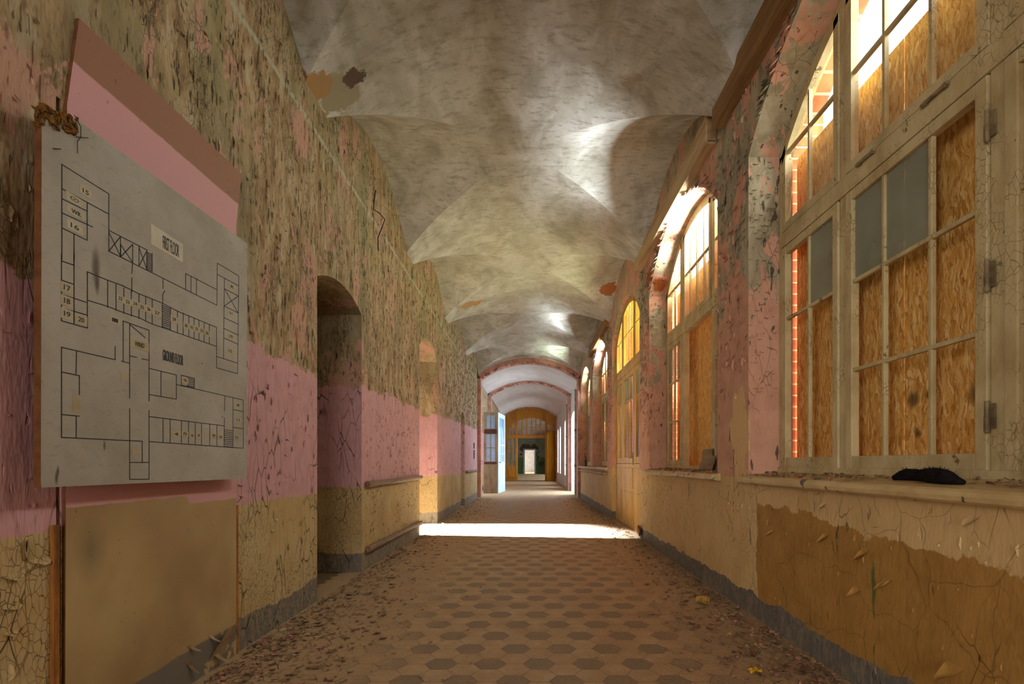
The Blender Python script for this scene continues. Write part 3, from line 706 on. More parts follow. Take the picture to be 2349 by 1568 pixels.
# the plan board
XB = -1.45
def B(x, y): return (XB*1200/(x-1217), 1+(1062-y)/(1217-x)*-XB)
pb = empty('floor_plan_board', (XB, 2.1, .925), label='large whitewashed board with hand-drawn floor plans hanging on the left wall', category='plan board')
out = [(1.551,.928),(2.662,.922),(2.672,.935),(2.680,2.125),(1.668,2.098),(1.640,2.075),(1.60,2.060),(1.552,2.052),(1.549,.945)]
b = MB(); b.prism(out, lambda p,q,tt: (tt,p,q), XB-.022, XB)
for k in range(len(b.m)):
    if k != 1: b.m[k] = 1
b.build('panel', [M['board'], M['edge']], pb, .0)
b = MB()
for k in range(160):
    yy = rnd.uniform(1.549,1.672); zz = 2.052 + (yy-1.549)*.37 - rnd.uniform(.0,.055) + .004
    r = rnd.uniform(.004,.010); a = rnd.uniform(0,pi)
    b.obox((XB-.008+rnd.uniform(-.012,.012), yy, zz), (r*math.cos(a),r*math.sin(a),0), (-.003*math.sin(a),.003*math.cos(a),.001), (0,rnd.uniform(-.003,.003),rnd.uniform(.003,.011)))
b.build('broken_corner', M['fibre'], pb)
b = MB()
for dy, dz in ((1.7,1.15),(2.55,1.2),(1.75,1.95),(2.55,2.0)): b.box(XL+.0125, XB-.0225, dy-.03, dy+.03, dz-.03, dz+.03)
b.build('spacer_block', M['edge'], pb)
q1 = lambda x, y: (x/2.614, y/2.614); q2 = lambda x, y: (x/2.614, 560+y/2.614)
LN = []
def L1(*a):
    for i in range(0, len(a)-2, 2): LN.append((B(*q1(a[i],a[i+1])), B(*q1(a[i+2],a[i+3]))))
def L2(*a):
    for i in range(0, len(a)-2, 2): LN.append((B(*q2(a[i],a[i+1])), B(*q2(a[i+2],a[i+3]))))
L1(370,1560,370,985,652,1162,652,1505); L1(370,1130,650,1282); L1(522,1215,522,1440,370,1365); L1(370,1190,522,1265); L1(370,1275,555,1360); L1(652,1380,885,1500)
L1(443,1402,443,1560); L1(722,1418,722,1537); L1(652,1390,722,1537); L1(652,1505,722,1418)
L2(650,40,1300,365); L2(368,60,368,458,523,502,523,165,645,215,735,248,830,295,972,352,1062,400,1298,498); L2(443,60,443,475)
L2(368,100,443,125); L2(368,215,443,240); L2(368,298,523,350); L2(368,380,523,425)
for x, a, c in ((722,0,76),(795,0,112),(833,12,130),(880,40,155)): L2(x,a,x,c)
L2(722,76,795,0); L2(722,0,795,110); L2(833,130,880,40); L2(833,20,880,150); L2(795,112,790,175); L2(790,200,790,285)
for k in range(11): L2(880,48+k*10,912,62+k*10)
L2(912,55,912,165)
L2(523,335,645,372,742,410,833,440,912,478,972,498,1062,530,1298,612)
ty = lambda x: 165+(x-523)*333/775; by = lambda x: 335+(x-523)*277/775
for x in (645,695,742,787,833,873,912,972,1022,1063,1098,1132,1163,1193,1224,1255): L2(x,ty(x),x,by(x))
for k in range(12): L2(972,ty(972)+8+k*11.5,1022,ty(1022)+8+k*11)
L2(1300,365,1303,113,1432,190,1424,775,1298,740,1298,498); L2(1303,180,1432,250); L2(1345,205,1340,680)
for a, c in ((265,310),(370,412),(440,480),(505,545),(562,600)): L2(1344,a,1429,c)
L2(1345,265,1428,412); L2(1344,370,1430,310); L2(1298,672,1424,712)
L2(1113,272,1113,175,1300,272); L2(1145,190,1145,285); L2(1178,205,1178,300); L2(977,205,977,265); L2(975,300,975,350); L2(975,300,988,280)
L2(690,612,690,692,368,617,368,1157,852,1180,852,1307); L2(458,640,455,775); L2(368,765,475,787,475,900); L2(368,1020,475,1030); L2(456,1030,456,1160)
L2(893,940,893,515,738,460,738,700); L2(728,700,775,713); L2(777,475,777,920); L2(777,668,820,678); L2(850,686,893,695); L2(777,985,777,1408,893,1408,893,995); L2(777,1307,893,1307); L2(777,480,870,560)
L2(893,743,1057,783,1057,928,893,900); L2(965,760,965,912); L2(1057,840,1458,933,1458,1222,893,1182); L2(1087,845,1087,785,1165,803,1165,860,1087,845); L2(1125,795,1125,852)
for k in range(5): L2(1125,803+k*11,1165,812+k*10)
L2(893,1032,1343,1088); L2(1397,920,1397,1217); L2(1348,910,1345,1000); L2(1345,1040,1343,1212); L2(1397,990,1458,1003); L2(1397,1097,1458,1105)
for x in (977,1020,1087,1130,1170,1208,1257,1300): L2(x,1032+(x-893)*.1245,x,1182+(x-893)*.0708)
for k in range(10): L2(1343,1112+k*11,1393,1117+k*11)
b = MB()
for (a, c) in LN:
    d = Vector((0,c[0]-a[0],c[1]-a[1])); l = d.length
    if l < 1e-5: continue
    u = d/l; w = Vector((0,-u.z,u.y)); m = Vector((XB+.0004,(a[0]+c[0])/2,(a[1]+c[1])/2))
    b.obox(m, u*(l/2+.001), w*.0016, (.0004,0,0))
b.build('plan_drawing', M['ink'], pb, 0, label='ruled blue-black room outlines and stairs')
def tape(cr, x, y, w, h, s, mat='tape', tw=.5, th=.5):
    """tape strip centred on a crop pixel with handwriting on it; w, h in crop pixels at that spot"""
    f = q1 if cr == 1 else q2
    y0, z0 = B(*f(x,y)); ya, _ = B(*f(x-w/2,y)); yb, _ = B(*f(x+w/2,y)); px, py = f(x,y); hh = h/2.614/(1217-px)*-XB
    if mat:
        q = MB(); sk = hh*.04
        q.prism([(ya,z0-hh/2),(yb,z0-hh/2-sk),(yb+.001,z0+hh/2-sk),(ya,z0+hh/2)], lambda p_,q_,tt: (tt,p_,q_), XB+.0003, XB+.0010)
        q.build('tape_label' if mat == 'tape' else 'paper_label', M[mat], pb)
    if s: TXT.append((s, y0, z0, (yb-ya)*tw, hh*th))
TXT = []
for a in ((1,512,1150,70,52,'15'),(1,445,1195,100,50,'⊙'),(1,455,1275,110,50,'WR'),(1,447,1358,96,56,'16'),(2,400,262,75,62,'17'),(2,400,340,72,62,'18'),(2,400,418,72,62,'19'),(2,485,452,72,58,'20'),
          (2,688,455,70,44,'1'),(2,835,602,112,56,'WIND'),(2,455,955,44,110,''),(2,820,1242,52,36,''),(2,745,800,40,46,''),
          (2,720,325,44,40,'22'),(2,763,345,44,40,'23'),(2,808,355,44,40,'24'),(2,850,376,44,40,'25'),(2,890,388,38,40,'26'),(2,940,412,58,40,'27'),
          (2,1042,450,42,40,'29'),(2,1114,487,32,36,'30'),(2,1147,497,30,36,'31'),(2,1178,507,30,36,'32'),(2,1208,517,30,36,'33'),(2,1240,532,30,36,'34'),
          (2,1390,255,36,36,'WC'),(2,1382,412,34,34,'31'),(2,1384,552,34,34,'19'),(2,1380,640,34,34,'15'),
          (2,1055,1137,48,34,'4'),(2,1108,1135,42,32,'5'),(2,1152,1145,26,32,'6'),(2,1190,1147,32,34,'7'),(2,1280,1147,34,34,'9'),(2,1322,1155,26,30,'10'),
          (2,1427,965,36,30,'WC'),(2,1427,1052,34,26,'11'),(2,1420,1157,34,28,'12'),(2,1370,1100,36,24,''),(2,1108,815,40,36,'TR')):
    tape(*a)
tape(1, 1000, 1458, 190, 118, '', 'paper')
tape(1, 1024, 1478, 96, 76, 'FIRST FLOOR', None, 1, 1); tape(2, 1037, 680, 122, 62, 'GROUND FLOOR', None, 1, 1)
b = MB()
for s, y0, z0, w, h in TXT:
    vs, fs = text_part('lettering', s, y0, z0, w, h, XB+.0014, M['ink'], pb)
    i = len(b.v); b.v += vs; b.f += [tuple(i+k for k in f) for f in fs]; b.m += [0]*len(fs); b.sm += [False]*len(fs)
b.build('lettering', M['ink'], pb, 0, label='handwritten floor titles and room numbers')
b = MB(); b.tube([(XB+.003,)+B(*q1(440,690)), (XB+.012,)+B(*q1(462,760)), (XB+.004,)+B(*q1(478,820)), (XB+.010,)+B(*q1(445,850)), (XB+.003,)+B(*q1(460,918))], .0013, 5)
b.tube([(XB+.004,)+B(*q1(450,820)), (XB+.010,)+B(*q1(512,826))], .0012, 5); b.tube([(XB+.003,)+B(*q1(312,890)), (XB+.006,)+B(*q1(352,893))], .0016, 5)
b.build('hanging_wire', M['cable'], pb, 0, label='bent wire hanging from the broken corner')

# loose cable on the upper wall
def WL(x, y, X=XL+.008): return (X, X*1200/(x-1217), 1+(1062-y)/(1217-x)*-X)
b = MB(); b.tube([WL(862,436), WL(858,462), WL(857,480), WL(870,488,XL+.05), WL(883,503,XL+.06), WL(876,522,XL+.04), WL(867,545), WL(868,575)], .0055, 6)
b.build('loose_cable', M['cable'], None, 0, label='loose cable looping off the left wall above the first opening', category='cable')
# dark plates painting the shade of a small recess far along the left wall
b = MB(); b.box(XL-.004, XL+.012, 14.2, 14.45, 1.12, 1.36); b.box(XL-.004, XL+.012, 14.2, 14.45, 1.40, 1.56); b.build('recess_plate', M['darkred'], None, .003, label='dark twin plate standing for a shaded recess in the far left wall near the blue door', category='wall plate')

# ------------------------------------------------------------------ peeling paint (curled flakes on the walls)
def flake(b, o, u, v, n, w, h, lift, mi=0):
    """attached along u at o, free edge towards v, curling out along n"""
    o, u, v, n = map(Vector, (o,u,v,n)); j1, j2 = rnd.uniform(-.25,.25), rnd.uniform(.5,.95); e0, e1, e2, e3 = rnd.uniform(.1,.7), rnd.uniform(.6,1.1), rnd.uniform(.6,1.1), rnd.uniform(.1,.7)
    rows = []
    for k in range(4):
        t = k/3; ww = w*(1-(1-j2)*t)
        rows.append([o + u*(ww*(c-.5) + j1*w*t) + v*(h*t*(1-.25*t)*q_) + n*(lift*t*t*q_ + .0012) for c, q_ in ((0,e0),(.3,e1),(.65,e2),(1,e3))])
    b.grid(rows, mi, True)
def hole(y, z, ops):
    for a, c, zb, zs, za in ops:
        if a-.03 < y < c+.03 and z < seg(min(max(y,a),c),a,c,zs,za)+.03 and z > zb-.03: return True
    return False
b = MB()
for k in range(5200):
    y = .6 + 14.4*rnd.random()**1.7; z = rnd.uniform(1.55+.03*y, 4.0)
    d = min(abs(y-c) for c in YB)
    if z > zc_(d)-.03 or hole(y, z, OPL) or (1.66 < y < 2.82 and z < 2.57): continue
    s = rnd.uniform(.4,1.25)*(.72+.035*y); side = rnd.choice((-1,-1,-1,-1,-1,1))
    if rnd.random() < .75: flake(b, (XL,y,z), (0,0,1), (0,side,0), (1,0,0), .06*s*rnd.uniform(.6,1.9), .014*s, .008*s)
    else: flake(b, (XL,y,z), (0,1,0), (0,0,-1), (1,0,0), .025*s, .04*s, .016*s)
for k in range(650):
    y = .6 + 7*rnd.random(); z = rnd.uniform(.15, 1.6)
    if hole(y, z, OPL) or 1.66 < y < 2.78: continue
    s = rnd.uniform(.5,1.2); big = 1.7 if y < 1.7 and z < .8 else 1
    flake(b, (XL,y,z), (0,0,1) if k%3 else (0,1,0), (0,rnd.choice((-1,-1,-1,1)),0) if k%3 else (0,0,-1), (1,0,0), .045*s*big, .018*s*big, .009*s*big)
b.build('peeling_paint', M['left'], wl, kind='stuff')
b = MB()
for k in range(1000):
    y = rnd.choice((3.815,6.745,9.675)) + rnd.uniform(-.29,.29); z = 1.35+2.2*rnd.random()**.8; s = rnd.uniform(.4,1.15); side = rnd.choice((-1,-1,-1,1))
    if hole(y, z, OPR): continue
    if rnd.random() < .7: flake(b, (XR,y,z), (0,0,1), (0,side,0), (-1,0,0), .05*s*rnd.uniform(.6,1.8), .017*s, .012*s)
    else: flake(b, (XR,y,z), (0,1,0), (0,0,-1), (-1,0,0), .035*s, .05*s, .025*s)
for yj in (y1+1.175, y2+1.175, y4+1.175):      # far reveals facing the viewer
    for k in range(150):
        z = 1.3+1.75*rnd.random()**.6; s = rnd.uniform(.4,1.0); x = rnd.uniform(XR+.01, XW0-.02)
        flake(b, (x,yj,z), (0,0,1) if k%2 else (1,0,0), (rnd.choice((-1,1)),0,0) if k%2 else (0,0,-1), (0,-1,0), .045*s, .022*s, .014*s)
for yc in (y1, y2, y4):                          # around the arched heads
    for k in range(150):
        d = rnd.uniform(-1.15,1.15); s = rnd.uniform(.5,1.4); o_ = rnd.uniform(.0,.14)
        zz = head(d)+o_
        flake(b, (XR,yc+d,zz), (0,1,0), (0,rnd.uniform(-.4,.4),-1), (-1,0,0), .04*s, .045*s, .03*s)
for k in range(420):
    y = rnd.uniform(1.1,6.9); z = rnd.uniform(.12,.82); s = rnd.uniform(.3,.75)
    flake(b, (XR,y,z), (0,0,1), (0,rnd.choice((-1,-1,-1,-1,1)),0), (-1,0,0), .05*s*rnd.uniform(.6,1.5), .012*s, .008*s)
for (y, z, s) in ((2.60,.78,1.5),(2.58,.63,1.7),(2.28,.60,1.6),(2.13,.50,1.7),(1.80,.28,2.2),(3.15,.57,1.3),(2.34,.42,1.8),(1.95,.86,.9),(1.72,.80,1.4)):
    flake(b, (XR,y,z+.03), (0,1,0), (0,.2,-1), (-1,0,0), .035*s, .045*s, .03*s)
b.build('peeling_paint', M['right'], wr, kind='stuff')

# ------------------------------------------------------------------ far end of the passage
# folding pale door standing open at the left
d3 = empty('door_2', (-1.1, 17.4, 0), kind='structure', label='open folding glazed door, its inner leaf lit pale blue', category='door')
def board_leaf(nm, A, D, mat, rows, glassmat, signs=()):
    """glazed leaf between plan points A and D (x,y)"""
    A, D = Vector((A[0],A[1],0)), Vector((D[0],D[1],0)); u = (D-A).normalized(); l = (D-A).length; n = Vector((-u.y,u.x,0))*.022
    b = MB()
    def bx(bb, s0, s1, z0, z1, k=1): bb.obox(A+u*((s0+s1)/2)+Vector((0,0,(z0+z1)/2)), u*((s1-s0)/2), n*k, (0,0,(z1-z0)/2))
    st = .085 if l < .8 else .16
    bx(b, 0, st, 0, 2.7); bx(b, l-st, l, 0, 2.7); bx(b, st, l-st, 0, 1.0)
    prev = 1.0
    for z0, z1 in rows: bx(b, st, l-st, prev, z0) if z0 > prev else None; prev = z1
    bx(b, st, l-st, prev, 2.7); bx(b, l/2-.012, l/2+.012, rows[0][0], rows[-1][1], .7)
    bx(b, st, l-st, (rows[0][0]+rows[0][1])/2-.012, (rows[0][0]+rows[0][1])/2+.012, .7)
    bx(b, st+.05, l-st-.05, .15, .85, 1.25)
    o = b.build(nm, mat, d3, .004)
    g = MB()
    for z0, z1 in rows: bx(g, st, l-st, z0, z1, .12)
    g.build('glass', glassmat, o)
    for z0, z1 in signs:
        q = MB(); bx(q, .02, l-.02, z0, z1, 1.4); q.build('rail_board', M['darkred'], o)
    return o
board_leaf('leaf', (-1.56,17.4), (-1.10,17.4), M['browndoor'], [(1.06,1.97),(2.15,2.60)], M['gl_blue'], ((1.98,2.13),(.97,1.04)))
l2 = board_leaf('leaf', (-1.095,17.43), (-.93,18.75), M['bluedoor'], [(1.06,1.60),(1.64,2.55)], M['gl_blue'])
q = MB(); q.tube([(-1.06,17.55,1.03),(-1.0,17.55,1.03),(-1.0,17.66,1.03)], .012); q.build('door_handle', M['darkred'], l2)

# mustard partition with arched light
d4 = empty('door_3', (0, 29.6, 0), kind='structure', label='mustard arched partition with glazed fanlight and double doorway', category='door')
YP = 29.6; sc = 1200/YP
def PX(x): return (x-1217)/sc
def PZ(y): return 1+(1062-y)/sc
xa, xb_ = PX(1188.5), PX(1249.5); zt = PZ(1004.5)
b = MB(); n = 30; m = (PX(1161)+PX(1276))/2; hh = PX(1276)-m; zs0, za0 = PZ(997), PZ(960)
def fz(x): return seg(x, m-hh, m+hh, zs0, za0+.05)
xs = sorted([XL-.05, XR+.05] + [m-hh+2*hh*k/n for k in range(n+1)])
for p_, q_ in zip(xs, xs[1:]):
    za_, zb2 = (fz(p_) if m-hh <= p_ <= m+hh else zs0), (fz(q_) if m-hh <= q_ <= m+hh else zs0)
    b.prism([(p_,za_),(q_,zb2),(q_,4.44),(p_,4.44)], lambda p,q,t: (p,t,q), YP, YP+.06)
b.box(XL-.05, XR+.05, YP-.04, YP+.055, zt, zs0)
for x in (PX(1185), PX(1253)): b.box(x-.07, x+.07, YP-.03, YP+.05, 0, za0-.1)
b.box(XL-.05, PX(1162), YP-.01, YP+.05, 0, zs0); b.box(PX(1276), XR+.05, YP-.01, YP+.05, 0, zs0)
for x in [PX(1188+62*k/6) for k in range(1,6)]: b.box(x-.02 if x else x, x+.02, YP, YP+.04, zs0, fz(x)+.01)
for x in (PX(1168),PX(1175),PX(1263),PX(1270)): b.box(x-.015, x+.015, YP, YP+.04, zs0, fz(x)+.01)
b.box(m-hh, m+hh, YP+.002, YP+.038, PZ(980)-.015, PZ(980)+.015)
b.build('frame', M['mustard'], d4, .006)
g = MB(); xs = [m-hh+2*hh*k/20 for k in range(21)]
for p_, q_ in zip(xs, xs[1:]): g.poly([(p_,YP+.02,zs0),(q_,YP+.02,zs0),(q_,YP+.02,fz(q_)),(p_,YP+.02,fz(p_))])
g.build('fanlight_glass', mat_glass('pinkish_fanlight_glass', (.9,.85,.82,1), .6, sr(206,182,168)), d4)
def side(x0, x1, nm):
    b = MB(); b.box(x0, x1, YP, YP+.04, 0, PZ(1068)); b.box(x0+.08, x1-.08, YP-.015, YP, .2, .75)
    for x in (x0+.04, (x0+x1)/2, x1-.04): b.box(x-.035, x+.035, YP+.001, YP+.039, PZ(1068), zt)
    b.box(x0+.001, x1-.001, YP+.004, YP+.036, PZ(1028)-.03, PZ(1028)+.03)
    o = b.build(nm, M['mustard'], d4, .006)
    g = MB(); g.box(x0+.05, x1-.05, YP+.017, YP+.023, PZ(1068)+.005, zt); g.build('glass', M['gl_dust'], o)
side(PX(1162.5), PX(1186)-.03, 'side_light'); side(PX(1255)+.02, PX(1276), 'side_light')
# its opened leaf standing out to the right
lo = empty('door_4', (1.55, 29.0, 0), kind='structure', label='open mustard door leaf with rounded top beside the right wall', category='door')
b = MB(); A = Vector((.90, 28.8, 0)); D = Vector((1.42, 29.35, 0)); u = (D-A).normalized(); l = (D-A).length
prof = [(0,.02),(l,.02),(l,2.80),(l*.45,2.80),(l*.25,2.77),(l*.1,2.69),(0,2.5)]
nn = Vector((-u.y,u.x,0))
b.prism(prof, lambda p,q,t: tuple(A+u*p+nn*t+Vector((0,0,q))), -.025, .025)
b.build('leaf', M['mustard'], lo, .006)
b = MB(); b.prism([(.1,.15),(l-.1,.15),(l-.1,.80),(.1,.80)], lambda p,q,t: tuple(A+u*p+nn*t+Vector((0,0,q))), -.040, -.026); b.build('lower_panel', M['mustard'], lo, .006)
b = MB(); b.tube([A+u*.07-nn*.02+Vector((0,0,1.05)), A+u*.07-nn*.08+Vector((0,0,1.05)), A+u*.2-nn*.08+Vector((0,0,1.05))], .012); b.build('door_handle', M['metal'], lo)

# rooms beyond
mb = MB()
for x in (-2.6, 2.5): wall(mb, x, x+.1, 29.7, 50, 4.0, [(32,33.6,.0,2.6,2.6),(37,38.6,0,2.6,2.6),(43,45,0,2.6,2.6)] if x > 0 else [], 1)
mb.box(-2.6, 2.6, 29.7, 62, 4.0, 4.1, 1)
a, c = PX(1200.7)*50/YP, PX(1229.4)*50/YP
for x0_, x1_, z0, z1 in ((-2.6,a,0,4.0),(c,2.6,0,4.0),(a,c,2.38,4.0)):
    mb.box(x0_, x1_, 50, 50.3, max(z0,1.55), z1, 1)
    if z0 < 1.55: mb.box(x0_, x1_, 50, 50.3, z0, 1.55, 0)
mb.build('wall_far_room', [M['greenw'], M['greyw']], kind='structure', label='far room with green dado seen through the mustard doorway', category='wall')
mb = MB()
for x in (-1.8, 1.8): wall(mb, x, x+(.1 if x > 0 else -.1), 50.3, 62, 4.0, [(52,54,.8,2.8,2.8),(56,58.5,.8,2.8,2.8)] if x > 0 else [])
mb.box(-1.9, 1.9, 62, 62.1, 0, 4.0); mb.build('wall_end', M['whitew'], kind='structure', label='bright white room at the very end', category='wall')
mb = MB(); mb.box(a-.0, a+.14, 49.95, 50.35, 0, 2.38); mb.box(c-.14, c, 49.95, 50.35, 0, 2.38); mb.box(a+.14, c-.14, 49.95, 50.35, 2.26, 2.38)
mb.build('trim_4', M['whitew'], kind='structure', label='white door frame in the green wall at the far end', category='door frame')
b = MB()
for k in range(40):
    t = rnd.uniform(-.2,1.2); x = a+(c-a)*t; z = 2.38+rnd.uniform(.02,.42) if 0 < t < 1 else rnd.uniform(1.3,2.6)
    r = rnd.uniform(.08,.2); b.poly([(x+r*rnd.uniform(.7,1.2)*math.cos(2*pi*j/8), 49.985-.0005*k, z+r*rnd.uniform(.7,1.2)*math.sin(2*pi*j/8)) for j in range(8)])
b.poly([(1.0+.25*math.cos(2*pi*j/8)*rnd.uniform(.7,1.2), 49.98, .95+.32*math.sin(2*pi*j/8)*rnd.uniform(.7,1.2)) for j in range(8)])
b.build('trim_5', mat_plain('bare_brown_plaster', sr(92,72,52), sr(66,52,38), 3), kind='structure', label='broken dark plaster around the far white door frame', category='plaster')

# heating pipes on the far right wall
for k, (y, lb) in enumerate(((16.3,'upright pipe on the far right wall, next to the first pink rib'),(20.3,'upright pipe on the far right wall, beyond the second pink rib'))):
    b = MB(); b.tube([(XR-.06,y,0),(XR-.06,y,3.3)], .035, 10); t = b.build('heating_pipe', M['pipe'], None, 0, label=lb, category='pipe')
    for z in (.9, 2.0): q = MB(); q.box(XR-.10, XR+.005, y-.05, y+.05, z, z+.055); q.build('clamp', M['metal'], t)
b = MB(); b.tube([(1.40,9.9,.80),(1.40,13.0,.80),(1.40,15.0,.80)], .022, 8); t = b.build('low_pipe', M['pipe'], None, 0, label='horizontal pipe under the sill beyond the yellow door', category='pipe')
for y in (10.2,12.5,14.6): q = MB(); q.box(1.40, 1.462, y-.02, y+.02, .785, .815); q.build('clamp', M['metal'], t)

# ------------------------------------------------------------------ loose things
# black cloth on the nearest sill
def sz_(x): return .921 + (x-1.44)/(XW0-1.44)*.021
pts, rr = [], []
for k in range(15):
    t = k/14; y = 2.20-.40*t; x = 1.515+.03*math.sin(t*5+.4); r = (.027+.003*math.sin(t*9+2))*min(1,.35+5*t*(1-t))
    pts.append((x,y,sz_(x)+r*.9)); rr.append(r)
b = MB(); b.tube(pts, rr, 12)
o = b.build('black_cloth', M['black'], None, 0, label='rolled black cloth lying on the nearest window sill', category='cloth')
q = MB()
for k in range(140):
    i = rnd.randrange(1,13); a = rnd.uniform(0,2*pi); p0 = Vector(pts[i]); d = Vector((math.cos(a), rnd.uniform(-.6,.6), abs(math.sin(a))))
    q.tube([p0+d*rr[i]*.9, p0+d*(rr[i]+rnd.uniform(.003,.008))], .0007, 3)
q.build('fuzz', M['black'], o, kind='stuff')
# planks on the second sill
b = MB(); b.obox((1.60,y2-.52,sz_(1.60)+.068), (0,.17,.0), (.018,0,.062), (.006,0,-.0016)); b.build('plank_offcut', M['plank'], None, .002, label='wider short plank leaning on the second window sill, in front', category='plank')
b = MB(); b.obox((1.632,y2-.42,sz_(1.632)+.098), (0,.13,0), (.010,0,.095), (.006,0,-.0007)); b.build('plank_offcut', M['plank'], None, .002, label='taller plank offcut behind the wider one on the second sill', category='plank')
# bottle on the far sill
b = MB(); prof = [(.0,0),(.033,0),(.035,.01),(.035,.14),(.030,.165),(.015,.20),(.0135,.25),(.016,.252),(.016,.265),(0,.266)]
bx_, by_ = 1.46, 13.9; bz = sz_(1.46)
b.grid([[(bx_+r*math.cos(2*pi*j/16), by_+r*math.sin(2*pi*j/16), bz+z) for j in range(17)] for r, z in prof])
b.build('bottle', M['bottle'], None, 0, label='small dark bottle on the sill beyond the yellow door', category='bottle')
# paper cup on the floor, lying
b = MB(); A = Vector((0,0,0)); ax = Vector((.75,-.55,0)).normalized(); up = Vector((0,0,1)); sd = ax.cross(up)
rings = [(0,.024),(.002,.026),(.075,.036),(.078,.038),(.080,.036),(.07,.0345),(.01,.0245)]
b.grid([[A+ax*s+up*(.036+(r*.86)*math.cos(2*pi*j/18)-.004)+sd*r*1.06*math.sin(2*pi*j/18) for j in range(19)] for s, r in rings])
cup = b.build('paper_cup', M['cup'], None, 0, label='crushed orange paper cup lying on the floor by the right wall', category='cup'); cup.location = (1.19, 3.74, 0)
# yellow scrap
b = MB(); cx, cy = 1.294, 3.02-.5
cx, cy = (1732-1217)/480, 1200/480
rows = [[(cx+(i/4-.5)*.055+rnd.uniform(-.006,.006), cy+(j/4-.5)*.05+rnd.uniform(-.006,.006), .004+abs(rnd.gauss(.008,.007))) for i in range(5)] for j in range(5)]
b.grid(rows, 0, False); b.build('foil_scrap', M['yellow_scrap'], None, 0, label='crumpled bright yellow scrap on the floor near the right wall', category='litter')
# brick lump by the yellow door
b = MB(); b.obox((1.43,6.90,.115), (.02,.05,.0), (-.008,.03,.03), (0,-.02,.045))
b.build('brick_lump', M['brickbit'], None, .01, label='broken brick lump jutting from the right skirting beside the yellow door', category='brick')
b = MB(); b.box(XR-.03, XR+.01, 6.85, 6.95, 0, .12)

# litter on floor and sills
b = MB()
def chip(x, y, z, s, mi):
    a = rnd.uniform(0,2*pi); u = Vector((math.cos(a),math.sin(a),rnd.uniform(-.2,.25))); v = Vector((-math.sin(a),math.cos(a),rnd.uniform(-.2,.2)))
    k = rnd.uniform(.25,1); c = Vector((x,y,z+.002)); rows = []
    for j in (-1,0,1): rows.append([c+u*(s*i)+v*(s*k*j*rnd.uniform(.7,1.1))+Vector((0,0,abs(i)*s*rnd.uniform(.1,.5)+.001)) for i in (-1,0,1)])
    for r_ in rows:
        for q_ in r_: q_.z = max(q_.z, z+.0008)
    b.grid(rows, mi, False)
for k in range(11000):
    y = 1.9 + 13*rnd.random()**1.9; left = rnd.random() < .52
    d = rnd.expovariate(3.6 if left else 4.6)
    if d > 1.9: continue
    x = XL+.02+d if left else XR-.03-d
    if (x < XL+.05 and 1.6 < y < 2.8) or math.hypot(x-1.21,y-3.72) < .10: continue
    s = rnd.choice((.004,.006,.006,.009,.013,.018))*rnd.uniform(.7,1.3)
    if d > .7: s *= .6
    chip(x, y, 0, s, rnd.choice((0,0,0,0,1,2)))
b.build('paint_chip_litter', [M['flake'], M['flake_pink'], M['rail']], kind='stuff', label='fallen paint chips and dust scattered along both sides of the floor', category='debris')
b = MB()
for y0, y1_, n in ((1.2,3.5,260),(y2-1.15,y2+1.15,420),(y4-1.1,y5+1.1,200)):
    for k in range(n):
        x = rnd.uniform(1.42,1.64); yy = rnd.uniform(y0,y1_)
        if (1.76 < yy < 2.24 and x < 1.59) or (y2-.72 < yy < y2-.26 and x > 1.56) or abs(yy-13.9) < .06: continue
        chip(x, yy, sz_(x), rnd.choice((.004,.007,.012,.018)), rnd.choice((0,0,1,2)))
b.build('sill_chip_litter', [M['flake'], M['flake_pink'], M['rail']], kind='stuff', label='paint chips littering the window sills', category='debris')

# ------------------------------------------------------------------ outside
mb = MB(); mb.box(2.1, 14, -8, 62, -.4, -.3); mb.build('ground', M['ground'], kind='structure', label='courtyard ground outside the right windows', category='ground')

# ------------------------------------------------------------------ light
W = bpy.data.worlds.new('World'); S.world = W; W.use_nodes = True
bg = W.node_tree.nodes['Background']; bg.inputs[0].default_value = (.92,.96,1,1); bg.inputs[1].default_value = 1.6
def area(name, loc, direction, sx, sy, power, col=(1,1,1), spread=180):
    l = bpy.data.lights.new(name, 'AREA'); l.shape = 'RECTANGLE'; l.size = sx; l.size_y = sy; l.energy = power; l.color = col; l.spread = math.radians(spread)
    o = bpy.data.objects.new(name, l); C.objects.link(o); o.location = loc
    o.rotation_euler = Vector(direction).to_track_quat('-Z', 'Y').to_euler(); return o
sun = bpy.data.lights.new('sun', 'SUN'); sun.energy = 4; sun.angle = .02; sun.color = (1,.9,.75)
so = bpy.data.objects.new('sun', sun); C.objects.link(so); so.rotation_euler = Vector((-.15,.78,-.6)).to_track_quat('-Z','Y').to_euler()
# daylight at the fanlights (sky and bright yard seen over the boards)
area('daylight_first_window', (2.5, y1, 3.6), (-1,0,-.25), 2.3, 1.3, 125, (.97,.99,.88))
area('daylight_second_window', (2.5, y2, 3.6), (-1,0,-.25), 2.3, 1.3, 180, (.94,1,.85))
area('yard_glow_second_window', (2.5, y2, 2.0), (-.7,0,.7), 2.0, 1.3, 620, (.96,.99,1), 120)
area('yard_glow_door', (2.6, DOORY, 2.4), (-1,0,.5), 2.2, .7, 130, (.6,.8,1))
area('yard_glow_third_window', (2.5, y4, 2.0), (-.7,0,.7), 2.0, 1.3, 750, (.93,.98,1), 120)
area('daylight_third_window', (2.5, y4, 3.5), (-1,0,-.1), 2.3, 1.2, 170, (.92,.98,1))
area('yard_glow_fourth_window', (2.5, y5, 2.0), (-.7,0,.7), 2.0, 1.3, 600, (.86,1,.78), 120)
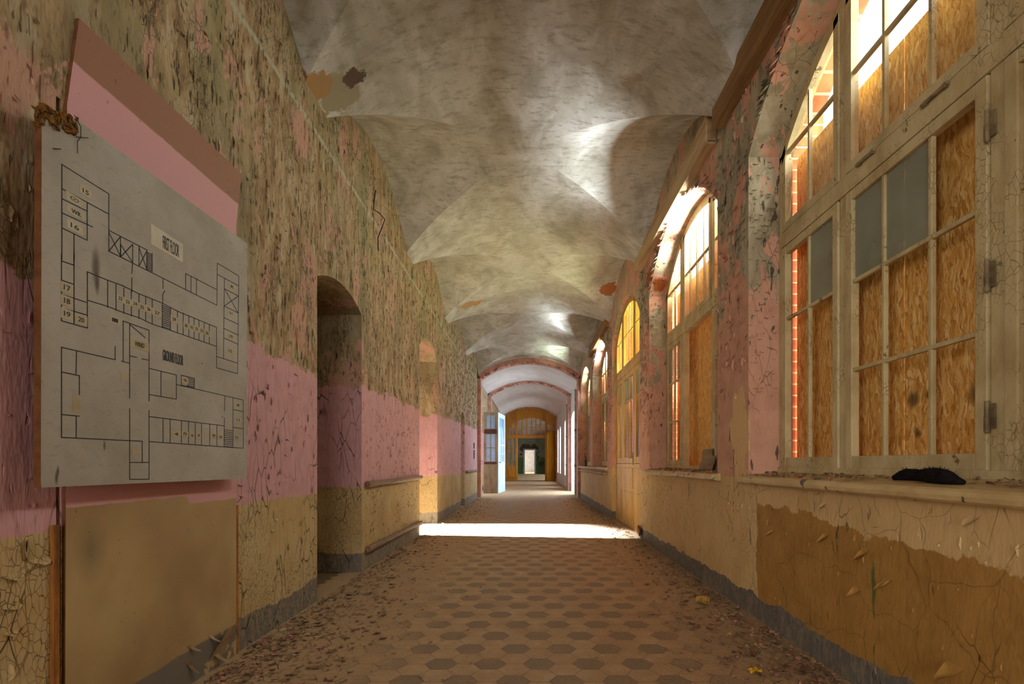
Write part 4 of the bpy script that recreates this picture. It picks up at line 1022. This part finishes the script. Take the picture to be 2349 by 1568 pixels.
area('daylight_fourth_window', (2.5, y5, 3.5), (-1,0,-.1), 2.3, 1.2, 170, (.92,.98,1))
area('daylight_side_room', (-20, 9.3, 10.4), (20.1,-1.3,-9.8), 1.0, 1.0, 5000, (.74,.87,1), 24)
area('fill_rear_room', (-3.0, -3.12, 1.75), (.75,.8,.06), 1.5, 1.9, 112, (1,.95,.87))  # added fill for the right wall, from an unseen made-up room
area('daylight_side_exit', (2.2, 17.8, 2.0), (-1,0,-.7), 1.7, 1.8, 210, (.72,.86,1))
for y in (22.05, 25.65, 27.75): area('daylight_and_fill_far_window', (2.2, y, 1.8), (-1,0,-.1), .9, 2.0, 70, (.82,.9,1))  # the last lamp is added to brighten the mustard partition
for y in (32.8, 37.8, 44): area('daylight_far_room', (2.9, y, 1.5), (-1,0,-.1), 1.5, 2.2, 120, (.92,.95,1))
for y in (53, 57): area('daylight_end_room', (2.2, y, 1.8), (-1,0,-.1), 2, 2, 400, (1,.98,.95))
area('fill_behind_camera', (0, YBACK-.35, 2.05), (0,1,0), 2.3, 2.2, 110, (1,.95,.86))  # added fill from behind the camera, through a made-up window

# ------------------------------------------------------------------ camera
cam = bpy.data.cameras.new('camera'); co = bpy.data.objects.new('camera', cam); C.objects.link(co); S.camera = co
co.location = (0,0,1); co.rotation_euler = (pi/2,0,0)
cam.sensor_fit = 'HORIZONTAL'; cam.sensor_width = 36; cam.lens = 1200*36/2349
cam.shift_x = -(1217-1174.5)/2349; cam.shift_y = (1062-784)/2349; cam.clip_start = .05; cam.clip_end = 200
vs = S.view_settings; S.display_settings.display_device = 'sRGB'
vs.view_transform = 'Standard'; vs.look = 'None'; vs.gamma = 1; vs.use_curve_mapping = False; vs.exposure = .25
cy = S.cycles
cy.max_bounces = 7; cy.diffuse_bounces = 4; cy.glossy_bounces = 2; cy.transparent_max_bounces = 12; cy.transmission_bounces = 2
cy.caustics_reflective = False; cy.caustics_refractive = False; cy.use_denoising = True; cy.sample_clamp_indirect = 6; cy.use_adaptive_sampling = True; cy.adaptive_threshold = .04
